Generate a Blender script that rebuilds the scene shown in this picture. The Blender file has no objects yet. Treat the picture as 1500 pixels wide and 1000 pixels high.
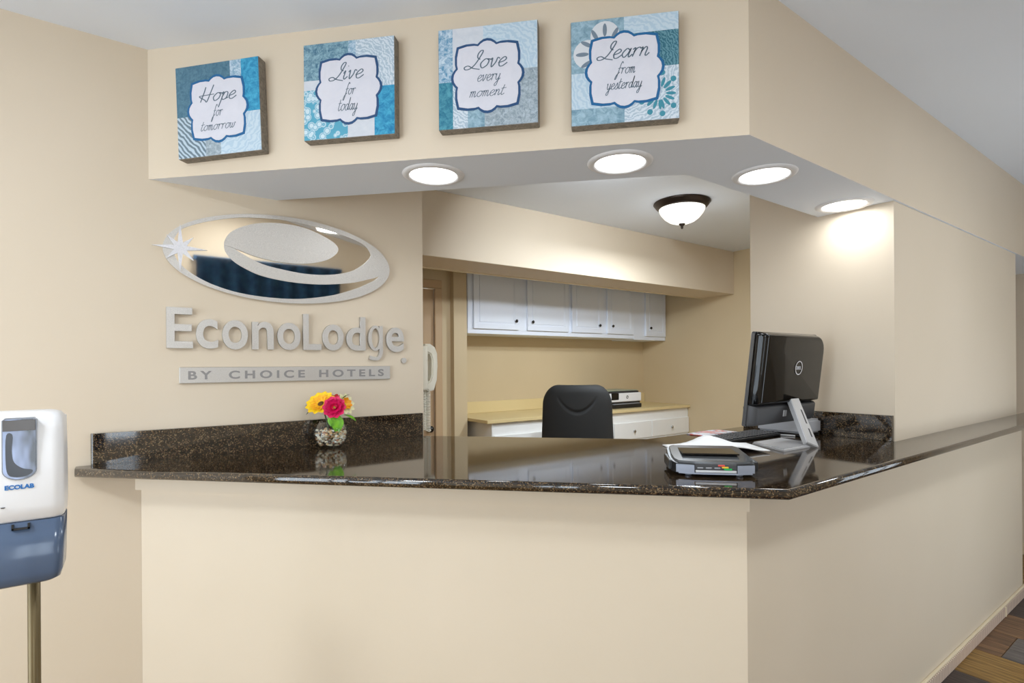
import bpy, bmesh, math, random
from mathutils import Vector, Matrix
random.seed(7)
SC = bpy.context.scene
COL = SC.collection
S2 = math.sqrt(2)
# ------------------------------------------------------------------ camera, world, lights, exposure
HEAD = math.radians(54.4638)          # direction the camera looks, measured from +X (the logo wall runs along X)
EYE = 1.44
cam_d = bpy.data.cameras.new('camera'); cam = bpy.data.objects.new('camera', cam_d); COL.objects.link(cam)
cam_d.sensor_fit = 'HORIZONTAL'; cam_d.sensor_width = 36.0; cam_d.lens = 778.668 / 1500 * 36
cam_d.shift_x = 0.0; cam_d.shift_y = (534.98 - 500) / 1500
cam_d.clip_start = 0.02; cam_d.clip_end = 60
cam.matrix_world = (Matrix.Translation((0, 0, EYE)) @ Matrix.Rotation(HEAD - math.pi / 2, 4, 'Z')
                    @ Matrix.Rotation(math.pi / 2, 4, 'X') @ Matrix.Rotation(-0.0072, 4, 'Z'))
SC.camera = cam

world = bpy.data.worlds.new('world'); SC.world = world; world.use_nodes = True
wn = world.node_tree.nodes; wl = world.node_tree.links
bg = wn['Background']; bg.inputs['Color'].default_value = (0.80, 0.90, 1.0, 1); bg.inputs['Strength'].default_value = 1.6

def area(name, loc, rot, sx, sy, power, color=(1, 1, 1), spread=math.pi):
    d = bpy.data.lights.new(name, 'AREA'); d.shape = 'RECTANGLE'; d.size = sx; d.size_y = sy
    d.energy = power; d.color = color; d.spread = spread
    o = bpy.data.objects.new(name, d); o.location = loc; o.rotation_euler = rot; COL.objects.link(o)
    return o
# daylight just outside the entrance glazing (end of the lobby) and the lobby side window
DAY = (0.79, 0.90, 1.0)
area('daylight_entrance', (-2.98, 0.55, 1.25), (0, -math.pi / 2, 0), 2.1, 2.6, 49, DAY)
area('daylight_side_window', (-0.275, -1.24, 1.45), (math.pi / 2, 0, 0), 0.62, 1.3, 6, DAY)
area('added_window_fill', (3.5, -1.24, 1.0), (math.pi / 2, 0, 0), 1.55, 1.35, 9, DAY)  # added fill for the straight counter side, through the made-up third window

SC.view_settings.view_transform = 'Standard'
SC.view_settings.look = 'None'
SC.view_settings.exposure = 0.54
SC.view_settings.gamma = 1.0
SC.view_settings.use_curve_mapping = False

# ------------------------------------------------------------------ material helpers
def lin(r, g, b):
    f = lambda c: (c / 255 / 12.92) if c / 255 <= 0.04045 else ((c / 255 + 0.055) / 1.055) ** 2.4
    return (f(r), f(g), f(b), 1.0)

def pmat(name, rgb, rough=0.5, metal=0.0, **kw):
    m = bpy.data.materials.new(name); m.use_nodes = True
    b = m.node_tree.nodes['Principled BSDF']
    b.inputs['Base Color'].default_value = lin(*rgb); b.inputs['Roughness'].default_value = rough
    b.inputs['Metallic'].default_value = metal
    for k, v in kw.items():
        b.inputs[k.replace('_', ' ')].default_value = v
    return m

def nodes(m): return m.node_tree.nodes, m.node_tree.links, m.node_tree.nodes['Principled BSDF']

def coords(m, kind='Object', scale=(1, 1, 1), rot=(0, 0, 0)):
    n, l, b = nodes(m)
    t = n.new('ShaderNodeTexCoord'); mp = n.new('ShaderNodeMapping')
    mp.inputs['Scale'].default_value = scale; mp.inputs['Rotation'].default_value = rot
    l.new(t.outputs[kind], mp.inputs['Vector'])
    return mp.outputs['Vector']

def ramp(m, fac, stops, interp='LINEAR'):
    n, l, b = nodes(m)
    r = n.new('ShaderNodeValToRGB'); r.color_ramp.interpolation = interp
    e = r.color_ramp.elements
    while len(e) < len(stops): e.new(0.5)
    for i, (p, c) in enumerate(stops):
        e[i].position = p; e[i].color = lin(*c)
    l.new(fac, r.inputs['Fac'])
    return r.outputs['Color']

def noise(m, vec, scale, detail=3, rough=0.55, dist=0.0):
    n, l, b = nodes(m)
    t = n.new('ShaderNodeTexNoise'); t.inputs['Scale'].default_value = scale
    t.inputs['Detail'].default_value = detail; t.inputs['Roughness'].default_value = rough
    t.inputs['Distortion'].default_value = dist
    l.new(vec, t.inputs['Vector'])
    return t.outputs['Fac']

def bump(m, height, strength=0.2, dist=0.002):
    n, l, b = nodes(m)
    bp = n.new('ShaderNodeBump'); bp.inputs['Strength'].default_value = strength
    bp.inputs['Distance'].default_value = dist
    l.new(height, bp.inputs['Height']); l.new(bp.outputs['Normal'], b.inputs['Normal'])

def vary(m, c1, c2, scale, detail=3, vec_scale=(1, 1, 1)):
    n, l, b = nodes(m)
    v = coords(m, 'Object', vec_scale)
    l.new(ramp(m, noise(m, v, scale, detail), [(0.35, c1), (0.65, c2)]), b.inputs['Base Color'])
    return m

def paint(name, c1, c2, rough=0.55, bs=0.12):
    m = pmat(name, c1, rough); vary(m, c1, c2, 1.3, 2)
    v = coords(m); bump(m, noise(m, v, 260, 2), bs, 0.001)
    return m

M = {}
M['wall'] = paint('beige_wall_paint', (218, 203, 181), (222, 207, 186))
M['panel'] = paint('beige_panel_paint', (218, 204, 182), (222, 208, 187), 0.5)
M['ceil'] = paint('white_ceiling_paint', (232, 238, 247), (235, 241, 250), 0.8, 0.25)
M['soffit_under'] = paint('white_soffit_paint', (236, 242, 251), (238, 244, 253), 0.7, 0.15)
M['tan'] = paint('tan_office_paint', (208, 188, 152), (213, 193, 158))
M['trimcream'] = paint('cream_trim_paint', (224, 208, 178), (229, 213, 185), 0.4, 0.05)

def granite():
    m = pmat('polished_brown_granite', (40, 32, 24), 0.06, IOR=1.75)
    n, l, b = nodes(m)
    v = coords(m)
    vo = n.new('ShaderNodeTexVoronoi'); vo.inputs['Scale'].default_value = 330
    l.new(v, vo.inputs['Vector'])
    sep = n.new('ShaderNodeSeparateColor'); l.new(vo.outputs['Color'], sep.inputs['Color'])
    big = noise(m, v, 38, 4, 0.65)
    mx = n.new('ShaderNodeMath'); mx.operation = 'MULTIPLY_ADD'
    l.new(big, mx.inputs[0]); mx.inputs[1].default_value = 0.9
    l.new(sep.outputs['Red'], mx.inputs[2])
    sc_ = n.new('ShaderNodeMath'); sc_.operation = 'MULTIPLY'; sc_.inputs[1].default_value = 0.6
    l.new(mx.outputs[0], sc_.inputs[0])
    c = ramp(m, sc_.outputs[0], [(0.0, (10, 9, 8)), (0.46, (20, 16, 12)), (0.64, (40, 29, 19)), (0.76, (74, 54, 34)), (0.86, (128, 108, 80)), (0.93, (36, 32, 28))])
    l.new(c, b.inputs['Base Color'])
    return m
M['granite'] = granite()

def brushed(name, rgb, rough):
    m = pmat(name, rgb, rough, 1.0)
    v = coords(m, 'Object', (1, 1, 1))
    n, l, b = nodes(m)
    f = noise(m, v, 420, 2)
    l.new(ramp(m, f, [(0.3, tuple(int(c * 0.9) for c in rgb)), (0.7, rgb)]), b.inputs['Base Color'])
    bump(m, f, 0.15, 0.0006)
    return m
M['brushed'] = brushed('brushed_aluminium', (214, 211, 207), 0.46)
M['mirror'] = pmat('polished_steel', (226, 220, 210), 0.035, 1.0)
M['engrave'] = pmat('grey_tag_lettering', (150, 148, 148), 0.5, 0.6)
M['chrome'] = pmat('chrome', (190, 190, 190), 0.12, 1.0)
M['darkknob'] = pmat('dark_pewter', (60, 58, 56), 0.3, 0.9)
M['white_gloss'] = pmat('white_plastic', (236, 236, 238), 0.3)
M['cabinet'] = paint('white_cabinet_paint', (234, 240, 252), (237, 243, 254), 0.4, 0.05)
M['laminate'] = paint('almond_laminate', (220, 198, 146), (226, 205, 154), 0.35, 0.03)
def thin_glass():
    m = bpy.data.materials.new('thin_clear_glass'); m.use_nodes = True
    n = m.node_tree.nodes; l = m.node_tree.links; n.clear()
    o = n.new('ShaderNodeOutputMaterial'); mix = n.new('ShaderNodeMixShader'); f = n.new('ShaderNodeLayerWeight'); f.inputs['Blend'].default_value = 0.12
    t = n.new('ShaderNodeBsdfTransparent'); t.inputs['Color'].default_value = (0.97, 0.985, 0.98, 1)
    g = n.new('ShaderNodeBsdfGlossy'); g.inputs['Roughness'].default_value = 0.02
    l.new(f.outputs['Facing'], mix.inputs[0]); l.new(t.outputs[0], mix.inputs[1]); l.new(g.outputs[0], mix.inputs[2]); l.new(mix.outputs[0], o.inputs[0])
    return m
M['glass'] = thin_glass()
M['black'] = pmat('black_plastic', (22, 22, 23), 0.4)
M['blackgloss'] = pmat('glossy_black', (7, 7, 8), 0.06, 0.0, IOR=1.42)
M['darkgrey'] = pmat('charcoal_plastic', (62, 62, 64), 0.45)
M['grey'] = pmat('grey_plastic', (150, 151, 155), 0.4)
M['silver'] = pmat('silver_plastic', (206, 206, 208), 0.3, 0.35)
M['paper'] = pmat('white_paper', (243, 243, 243), 0.7)

def emit(name, rgb, strength):
    m = pmat(name, rgb, 0.4)
    b = m.node_tree.nodes['Principled BSDF']
    b.inputs['Emission Color'].default_value = lin(*rgb); b.inputs['Emission Strength'].default_value = strength
    return m

# ------------------------------------------------------------------ object helpers
def root_matrix(o):
    while o.parent: o = o.parent
    return Matrix.Translation(o.location) @ o.rotation_euler.to_matrix().to_4x4()

def obj(name, bm, mat=None, parent=None, smooth=False, local=False):
    """link bm as ONE mesh object; world-space geometry is moved into the frame of its thing"""
    if parent is not None and not local:
        bm.transform(root_matrix(parent).inverted())
    me = bpy.data.meshes.new(name); bm.normal_update(); bm.to_mesh(me); bm.free()
    if smooth:
        for p in me.polygons: p.use_smooth = True
    o = bpy.data.objects.new(name, me); COL.objects.link(o)
    if mat is not None:
        for mm in (mat if isinstance(mat, (list, tuple)) else [mat]): me.materials.append(mm)
    if parent is not None: o.parent = parent
    return o

def thing(name, label, cat, loc=(0, 0, 0), rotz=0.0, group=None):
    o = bpy.data.objects.new(name, None); COL.objects.link(o)
    o.location = loc; o.rotation_euler = (0, 0, rotz); o.empty_display_size = 0.05
    o['label'] = label; o['category'] = cat
    if group: o['group'] = group
    return o

def tag(o, label, cat, group=None, kind=None):
    o['label'] = label; o['category'] = cat
    if group: o['group'] = group
    if kind: o['kind'] = kind
    return o

def struct(name, bm, mat, label=None, parent=None):
    o = obj(name, bm, mat, parent)
    if parent is None:
        o['kind'] = 'structure'
        if label: o['label'] = label
    return o

def dup(root, loc=None, rotz=None, label=None):
    r = root.copy(); COL.objects.link(r)
    if loc is not None: r.location = loc
    if rotz is not None: r.rotation_euler = (0, 0, rotz)
    if label: r['label'] = label
    for ch in list(root.children):
        c = ch.copy(); COL.objects.link(c); c.parent = r
        for g in list(ch.children):
            d = g.copy(); COL.objects.link(d); d.parent = c
    return r

def B(x0, x1, y0, y1, z0, z1, bevel=0.0, seg=2, bm=None):
    own = bm is None
    b2 = bmesh.new()
    bmesh.ops.create_cube(b2, size=1.0)
    for v in b2.verts:
        v.co = Vector(((x0 + x1) / 2 + v.co.x * (x1 - x0), (y0 + y1) / 2 + v.co.y * (y1 - y0), (z0 + z1) / 2 + v.co.z * (z1 - z0)))
    if bevel > 0:
        bmesh.ops.bevel(b2, geom=list(b2.edges), offset=bevel, segments=seg, profile=0.5, affect='EDGES')
    if own: return b2
    return join(bm, b2)

def join(bm, b2):
    me = bpy.data.meshes.new('tmp'); b2.to_mesh(me); b2.free(); bm.from_mesh(me); bpy.data.meshes.remove(me)
    return bm

def prism(poly, z0, z1, axis='z'):
    """poly: 2-D outline (ccw); axis z: (x,y); axis y: (x,z) extruded along y"""
    bm = bmesh.new()
    f = (lambda p, h: (p[0], p[1], h)) if axis == 'z' else ((lambda p, h: (p[0], h, p[1])) if axis == 'y' else (lambda p, h: (h, p[0], p[1])))
    a = [bm.verts.new(f(p, z0)) for p in poly]; b = [bm.verts.new(f(p, z1)) for p in poly]
    n = len(poly)
    bm.faces.new(a[::-1]); bm.faces.new(b)
    for i in range(n):
        bm.faces.new((a[i], a[(i + 1) % n], b[(i + 1) % n], b[i]))
    bmesh.ops.recalc_face_normals(bm, faces=bm.faces)
    return bm

def lathe(prof, n=48, center=(0, 0, 0), cap=True):
    bm = bmesh.new(); rings = []
    for r, z in prof:
        if r < 1e-6: rings.append([bm.verts.new((center[0], center[1], center[2] + z))])
        else: rings.append([bm.verts.new((center[0] + r * math.cos(2 * math.pi * i / n), center[1] + r * math.sin(2 * math.pi * i / n), center[2] + z)) for i in range(n)])
    for A, C in zip(rings, rings[1:]):
        if len(A) == 1 and len(C) == 1: continue
        for i in range(n):
            j = (i + 1) % n
            if len(A) == 1: bm.faces.new((A[0], C[j], C[i]))
            elif len(C) == 1: bm.faces.new((A[i], A[j], C[0]))
            else: bm.faces.new((A[i], A[j], C[j], C[i]))
    bmesh.ops.recalc_face_normals(bm, faces=bm.faces)
    return bm

def catmull(P, k=6, closed=False):
    P = [Vector(p) for p in P]; n = len(P); out = []
    rng = range(n) if closed else range(n - 1)
    for i in rng:
        p0 = P[(i - 1) % n] if closed or i > 0 else P[0] * 2 - P[1]
        p1, p2 = P[i], P[(i + 1) % n]
        p3 = P[(i + 2) % n] if closed or i + 2 < n else P[-1] * 2 - P[-2]
        for j in range(k):
            t = j / k
            out.append(0.5 * ((2 * p1) + (p2 - p0) * t + (2 * p0 - 5 * p1 + 4 * p2 - p3) * t * t + (3 * p1 - p0 - 3 * p2 + p3) * t ** 3))
    if not closed: out.append(P[-1])
    return out

def tube(pts, r, n=8, bm=None, cap=True):
    bm = bm or bmesh.new(); pts = [Vector(p) for p in pts]
    rad = r if isinstance(r, (list, tuple)) else [r] * len(pts)
    t0 = (pts[1] - pts[0]).normalized()
    up = Vector((0, 0, 1)) if abs(t0.z) < 0.9 else Vector((1, 0, 0))
    nrm = t0.cross(up).normalized(); rings = []
    for i, p in enumerate(pts):
        t = (pts[min(i + 1, len(pts) - 1)] - pts[max(i - 1, 0)]).normalized()
        nrm = (nrm - t * nrm.dot(t)).normalized(); bn = t.cross(nrm)
        rings.append([bm.verts.new(p + (nrm * math.cos(2 * math.pi * k / n) + bn * math.sin(2 * math.pi * k / n)) * rad[i]) for k in range(n)])
    for A, C in zip(rings, rings[1:]):
        for k in range(n): bm.faces.new((A[k], A[(k + 1) % n], C[(k + 1) % n], C[k]))
    if cap:
        bm.faces.new(rings[0][::-1]); bm.faces.new(rings[-1])
    return bm

def dg(s, d, z): return Vector(((d + s) / S2, (d - s) / S2, z))     # frame of the diagonal counter front

def text_bm(body, size=1.0, extrude=0.05, offset=0.0, spacing=1.0, bevel=0.0):
    c = bpy.data.curves.new('t', 'FONT'); c.body = body; c.size = size; c.extrude = extrude; c.offset = offset
    c.space_character = spacing; c.bevel_depth = bevel; c.resolution_u = 6
    o = bpy.data.objects.new('t', c); COL.objects.link(o)
    dep = bpy.context.evaluated_depsgraph_get(); dep.update()
    me = bpy.data.meshes.new_from_object(o.evaluated_get(dep))
    bm = bmesh.new(); bm.from_mesh(me); bpy.data.meshes.remove(me); bpy.data.objects.remove(o); bpy.data.curves.remove(c)
    return bm

def fit_text(bm, x0, x1, z0, z1, y_front, y_back):
    """map text (in its XY plane) into a wall facing -Y: bbox x0..x1, z0..z1, depth y_front..y_back"""
    xs = [v.co.x for v in bm.verts]; ys = [v.co.y for v in bm.verts]; zs = [v.co.z for v in bm.verts]
    a, b, c, d, e, f = min(xs), max(xs), min(ys), max(ys), min(zs), max(zs)
    for v in bm.verts:
        v.co = Vector((x0 + (v.co.x - a) / (b - a) * (x1 - x0), y_back + (v.co.z - e) / max(f - e, 1e-9) * (y_front - y_back), z0 + (v.co.y - c) / (d - c) * (z1 - z0)))
    bmesh.ops.recalc_face_normals(bm, faces=bm.faces)
    return bm

# ------------------------------------------------------------------ plan (metres; X along the logo wall, Y into the building)
ZC = 2.549; ZS = 2.0975; ZT = 1.12; THK = 0.028; ZU = ZT - THK
YL = 2.2414                      # logo wall face
XE = 1.096                       # free end of the logo wall
DF = 1.6202; DFI = 1.9164        # soffit, diagonal leg: outer and inner face
YR = 0.8439; YRI = 1.1451        # soffit, straight leg: outer and inner face
DP = 1.6001; YP = 0.8437         # counter panel
DN = 1.4412; YN = 0.6848         # counter nosing
XCOL = 2.5196; XCE = 4.397       # wall block right of the opening
XEND = 5.42; XW = -2.8; YW = -1.05

# ---- room shell
def floor_mat(name, cols, seed):
    m = pmat(name, cols[0], 0.45)
    n, l, b = nodes(m)
    t = n.new('ShaderNodeTexCoord'); mp = n.new('ShaderNodeMapping'); mp.inputs['Scale'].default_value = (26, 1.6, 1); mp.inputs['Location'].default_value = (seed * 3.1, seed, 0)
    l.new(t.outputs['Object'], mp.inputs['Vector'])
    f = noise(m, mp.outputs['Vector'], 2.2, 6, 0.7, 0.6)
    l.new(ramp(m, f, [(0.3, cols[0]), (0.5, cols[1]), (0.68, cols[2])]), b.inputs['Base Color'])
    bump(m, f, 0.3, 0.002)
    return m
PL = [floor_mat('dark_plank', [(30, 26, 28), (58, 48, 46), (84, 72, 66)], 1),
      floor_mat('honey_plank', [(70, 52, 26), (140, 106, 52), (176, 142, 84)], 2),
      floor_mat('brown_plank', [(56, 38, 30), (112, 82, 58), (146, 112, 78)], 3),
      floor_mat('grey_plank', [(62, 57, 57), (100, 94, 92), (130, 123, 118)], 4)]
floor = struct('floor', B(XW, XEND + 0.12, YW - 0.12, 4.3, -0.12, -0.006), PL[1], 'floor of multi-toned wood planks in front of the counter')
pm = {}
PW, PLN = 0.31, 1.15
xi = 0; order = [0, 1, 2, 0, 3, 1, 0, 2, 3]
x = 0.34
xs = []
while x < XEND - 0.05:
    xs.append(x); x += PW
for ci, x in enumerate(xs):
    x1 = min(x + PW, XEND)
    y = 0.73 - PLN * 2 - (0.41 * abs(ci - 10)) % PLN
    k = 0
    while y < 0.84:
        ya, yb = max(y, YW + 0.005), min(y + PLN, 0.84)
        if yb - ya > 0.02:
            c = {(8, 0.84): 0, (9, 0.84): 1, (10, 0.84): 2, (10, 0.73): 3, (11, 0.84): 2, (12, 0.84): 0}.get((ci, round(yb, 2)), (ci * 2 + k * 3 + (ci * k) % 2) % 4)
            o = obj('plank', B(x + 0.0015, x1 - 0.0015, ya + 0.0015, yb - 0.0015, -0.006, 0.0, 0.0012, 1), PL[c], floor)
        y += PLN; k += 1
struct('ceiling', B(XW - 0.12, XEND + 0.12, YW - 0.12, 4.3, ZC, ZC + 0.1), M['ceil'], 'plain white painted ceiling')
struct('wall_left', B(XW, XE, YL, YL + 0.12, 0, ZC, 0), M['wall'], 'beige painted wall that carries the metal sign')
# rear office
struct('wall_office_left', B(0.86, 0.98, YL + 0.12, 3.87, 0, ZC), M['wall'])
bm = B(0.86, 1.20, 3.87, 3.99, 0, ZC); B(2.0, 2.14, 3.87, 3.99, 0, ZC, bm=bm); B(1.20, 2.0, 3.87, 3.99, 2.07, ZC, bm=bm)
struct('wall_door_side', bm, M['tan'])
struct('wall_partition', B(2.14, 2.263, 3.81, 4.157, 0, ZC), M['tan'], 'narrow tan wall end left of the white cabinets')
struct('wall_back', B(2.14, 4.97, 4.157, 4.27, 0, ZC), M['tan'], 'tan back wall of the office behind the desk')
struct('wall_right', B(4.85, 4.97, 1.47, 4.157, 0, ZC), M['tan'], 'tan side wall of the office')
bm = B(0.98, 4.85, 3.0, 3.36, 2.128, ZC, 0.004, 2)
struct('trim_1', bm, M['wall'], 'deep beige header beam above the cabinet alcove')
struct('trim_2', B(0.98, 4.85, 3.345, 3.37, 2.120, 2.128), M['trimcream'])
# wall block right of the counter opening, lobby end and lobby sides
struct('wall_pillar', prism([(XCOL, 0.853), (XCE, 0.853), (XCE, 1.47), (XCOL, 1.47)], 0, ZC), M['wall'], 'beige wall block standing on the granite counter')
struct('wall_passage', B(XCE, XEND, 1.47, 1.59, 0, ZC), M['wall'])
struct('wall_end', B(XEND, XEND + 0.12, YW, 1.59, 0, ZC), M['wall'])
bm = B(XW, -0.6, YW - 0.12, YW, 0, ZC); B(0.05, 2.7, YW - 0.12, YW, 0, ZC, bm=bm); B(4.3, XEND, YW - 0.12, YW, 0, ZC, bm=bm)
B(-0.6, 0.05, YW - 0.12, YW, 0, 0.8, bm=bm); B(-0.6, 0.05, YW - 0.12, YW, 2.1, ZC, bm=bm)
B(2.7, 4.3, YW - 0.12, YW, 0, 0.3, bm=bm); B(2.7, 4.3, YW - 0.12, YW, 1.7, ZC, bm=bm)
struct('wall_lobby', bm, M['wall'])
bm = B(XW - 0.12, XW, YW, -0.75, 0, ZC); B(XW - 0.12, XW, 1.85, YL + 0.12, 0, ZC, bm=bm); B(XW - 0.12, XW, -0.75, 1.85, 2.3, ZC, bm=bm); B(XW - 0.12, XW, -0.75, 1.85, 0, 0.2, bm=bm)
struct('wall_entrance', bm, M['wall'])
struct('baseboard_end', B(XEND - 0.014, XEND, YW, 1.47, 0, 0.09, 0.003), M['trimcream'])
# soffit (bulkhead) over the counter: diagonal leg and straight leg
def XD(y, d): return d * S2 - y
out = [(XD(YL, DF), YL), (XD(YR, DF), YR), (XEND, YR), (XEND, YRI), (XD(YRI, DFI), YRI), (XD(YL, DFI), YL)]
sof = struct('trim_soffit', prism(out, ZS, ZC), [M['wall'], M['soffit_under']], 'beige bulkhead with a white underside above the counter')
for p in sof.data.polygons:
    if p.normal.z < -0.9: p.material_index = 1

# windows out of frame that light the lobby
def pane_mat():
    m = bpy.data.materials.new('window_glass'); m.use_nodes = True
    n = m.node_tree.nodes; l = m.node_tree.links; n.clear()
    o = n.new('ShaderNodeOutputMaterial'); mix = n.new('ShaderNodeMixShader'); mix.inputs[0].default_value = 0.06
    t = n.new('ShaderNodeBsdfTransparent'); g = n.new('ShaderNodeBsdfGlossy'); g.inputs['Roughness'].default_value = 0.02
    l.new(t.outputs[0], mix.inputs[1]); l.new(g.outputs[0], mix.inputs[2]); l.new(mix.outputs[0], o.inputs[0])
    return m
M['pane'] = pane_mat()
M['alu'] = pmat('bronze_window_frame', (86, 78, 70), 0.4, 0.5)
def window(name, axis, fixed, a0, a1, z0, z1, nm, mat):
    bm = bmesh.new(); t = 0.03
    def bb(p, q, r, s):
        if axis == 'x': B(fixed - 0.06, fixed, p, q, r, s, 0.003, 1, bm=bm)
        else: B(p, q, fixed - 0.06, fixed, r, s, 0.003, 1, bm=bm)
    bb(a0, a1, z0, z0 + 2 * t); bb(a0, a1, z1 - 2 * t, z1)
    for i in range(nm + 1):
        c = a0 + (a1 - a0) * i / nm
        bb(max(a0, c - t), min(a1, c + t), z0, z1)
    fr = struct(name, bm, mat)
    for i in range(nm):
        p, q = a0 + (a1 - a0) * i / nm + t, a0 + (a1 - a0) * (i + 1) / nm - t
        if axis == 'x': b2 = B(fixed - 0.034, fixed - 0.028, p, q, z0 + 2 * t, z1 - 2 * t)
        else: b2 = B(p, q, fixed - 0.034, fixed - 0.028, z0 + 2 * t, z1 - 2 * t)
        obj('pane', b2, M['pane'], fr)
window('window_1', 'x', XW, -0.75, 1.85, 0.2, 2.3, 3, M['alu'])
window('window_2', 'y', YW, -0.6, 0.05, 0.8, 2.1, 2, M['white_gloss'])
window('window_added', 'y', YW, 2.7, 4.3, 0.3, 1.7, 3, M['white_gloss'])  # made-up window, added to let light onto the counter's straight side

# ---- counter: carcass panels, granite top
def edgeX(d, y): return d * S2 - y
ct = thing('reception_counter', 'beige painted reception counter base under the granite top', 'counter', (1.0, 1.26, 0))
pt = 0.06
Lw = YL - 0.001
pc = [(edgeX(DP, Lw), Lw), (edgeX(DP, YP), YP), (edgeX(DP + pt, YP + pt), YP + pt), (edgeX(DP + pt, Lw), Lw)]
obj('front_panel', prism(pc, 0.0, ZU - 0.0), M['panel'], ct)
pr = [(edgeX(DP, YP) + 0.0005, YP), (4.465, YP), (4.465, 0.8525), (XCOL - 0.001, 0.8525), (XCOL - 0.001, YP + pt), (edgeX(DP + pt, YP + pt) + 0.0005, YP + pt)]
obj('side_panel', prism(pr, 0.0, ZU), M['panel'], ct)
ap = 0.012
apr = [(edgeX(DP - ap, Lw), Lw), (edgeX(DP - ap, YP - ap), YP - ap), (4.47, YP - ap), (4.47, YP - 0.0005), (edgeX(DP, YP - 0.0005) - 0.0005, YP - 0.0005), (edgeX(DP - 0.0005, Lw), Lw)]
obj('apron_strip', prism(apr, 1.022, ZU, 'z'), M['panel'], ct)

top = thing('granite_countertop', 'polished dark brown granite countertop with backsplash strips', 'countertop', (1.0, 1.3, ZU))
XA = -0.152
g = [(XA, edgeX(DN, XA)), (edgeX(DN, YN), YN), (4.56, YN), (4.56, 0.8515), (XCOL - 0.0005, 0.8515), (XCOL - 0.0005, 1.52), (2.34 * S2 - 1.52, 1.52), (2.34 * S2 - YL, Lw), (XA, Lw)]
bm = prism(g, ZU, ZT)
be = []
for e in bm.edges:
    a, b = e.verts[0].co, e.verts[1].co
    if abs(a.z - b.z) < 1e-5:
        mid = (a + b) / 2; front = abs((a.x + a.y) / S2 - DN) < 1e-3 and abs((b.x + b.y) / S2 - DN) < 1e-3
        side = abs(a.y - YN) < 1e-3 and abs(b.y - YN) < 1e-3
        if front or side: be.append(e)
bmesh.ops.bevel(bm, geom=be, offset=0.0115, segments=5, profile=0.5, affect='EDGES')
o = obj('top', bm, M['granite'], top)
for p in o.data.polygons:
    if abs(p.normal.z) < 0.999: p.use_smooth = True
HB = 0.105
bs = [(-0.113, Lw - 0.02), (1.082, Lw - 0.02), (1.082, Lw), (-0.113, Lw)]
bm = prism(bs, ZT + 0.0004, ZT + HB)
bmesh.ops.bevel(bm, geom=[e for e in bm.edges if abs(e.verts[0].co.z - e.verts[1].co.z) > 0.05 and e.verts[0].co.x < 0 and e.verts[0].co.y < Lw - 0.01], offset=0.009, segments=4, profile=0.5, affect='EDGES')
obj('backsplash', bm, M['granite'], top)
obj('backsplash', B(XCOL - 0.0225, XCOL - 0.0005, 0.858, 1.5, ZT + 0.0004, ZT + HB, 0.001, 1), M['granite'], top)

# ribbed base trim along the straight side of the counter
def rib_mat():
    m = pmat('ribbed_rose_trim', (203, 178, 156), 0.5)
    n, l, b = nodes(m)
    v = coords(m)
    w = n.new('ShaderNodeTexWave'); w.wave_type = 'BANDS'; w.bands_direction = 'X'; w.inputs['Scale'].default_value = 16; w.inputs['Distortion'].default_value = 1.2
    l.new(v, w.inputs['Vector'])
    l.new(ramp(m, w.outputs['Fac'], [(0.2, (174, 146, 132)), (0.8, (222, 204, 184))]), b.inputs['Base Color'])
    bump(m, w.outputs['Fac'], 0.5, 0.003)
    return m
M['rib'] = rib_mat()
bbx0 = edgeX(DP, YP) + 0.01
bb = struct('baseboard_right', B(bbx0, 4.0, YP - 0.016, YP - 0.0005, 0.001, 0.056, 0.002, 1), M['rib'], 'ribbed rose coloured base trim at the foot of the counter')
obj('trim_length', B(4.016, 4.62, YP - 0.016, YP - 0.0005, 0.001, 0.056, 0.002, 1), M['rib'], bb)
obj('joint_strip', B(4.0005, 4.0155, YP - 0.019, YP - 0.0005, 0.001, 0.056, 0.002, 1), M['trimcream'], bb)
obj('top_bead', B(bbx0, 4.62, YP - 0.014, YP - 0.0005, 0.0562, 0.068, 0.004, 2), M['trimcream'], bb)

# ---- door in the rear office
M['door'] = paint('tan_door_paint', (196, 166, 130), (202, 172, 136), 0.45, 0.05)
d1 = struct('door_1', B(1.215, 1.992, 3.885, 3.925, 0.005, 2.062), M['door'], 'tan panelled door seen past the end of the sign wall')
for (z0, z1) in ((0.25, 0.9), (1.05, 1.95)):
    for (xa, xb) in ((1.31, 1.57), (1.64, 1.90)):
        obj('panel', B(xa, xb, 3.875, 3.886, z0, z1, 0.008, 1), M['door'], d1)
kb = lathe([(0, -0.055), (0.018, -0.052), (0.026, -0.04), (0.022, -0.026), (0.01, -0.018), (0.01, -0.006), (0.028, -0.004), (0.028, 0)], 20)
kb.transform(Matrix.Translation((1.945, 3.884, 0.932)) @ Matrix.Rotation(-math.pi / 2, 4, 'X'))
obj('knob', kb, M['darkknob'], d1, True)
bm = B(1.992, 2.057, 3.852, 3.869, 0, 2.0695, 0.004, 1); B(1.15, 1.208, 3.852, 3.869, 0, 2.0695, 0.004, 1, bm=bm); B(1.15, 2.057, 3.852, 3.869, 2.07, 2.136, 0.004, 1, bm=bm)
obj('casing', bm, M['door'], d1)

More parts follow.
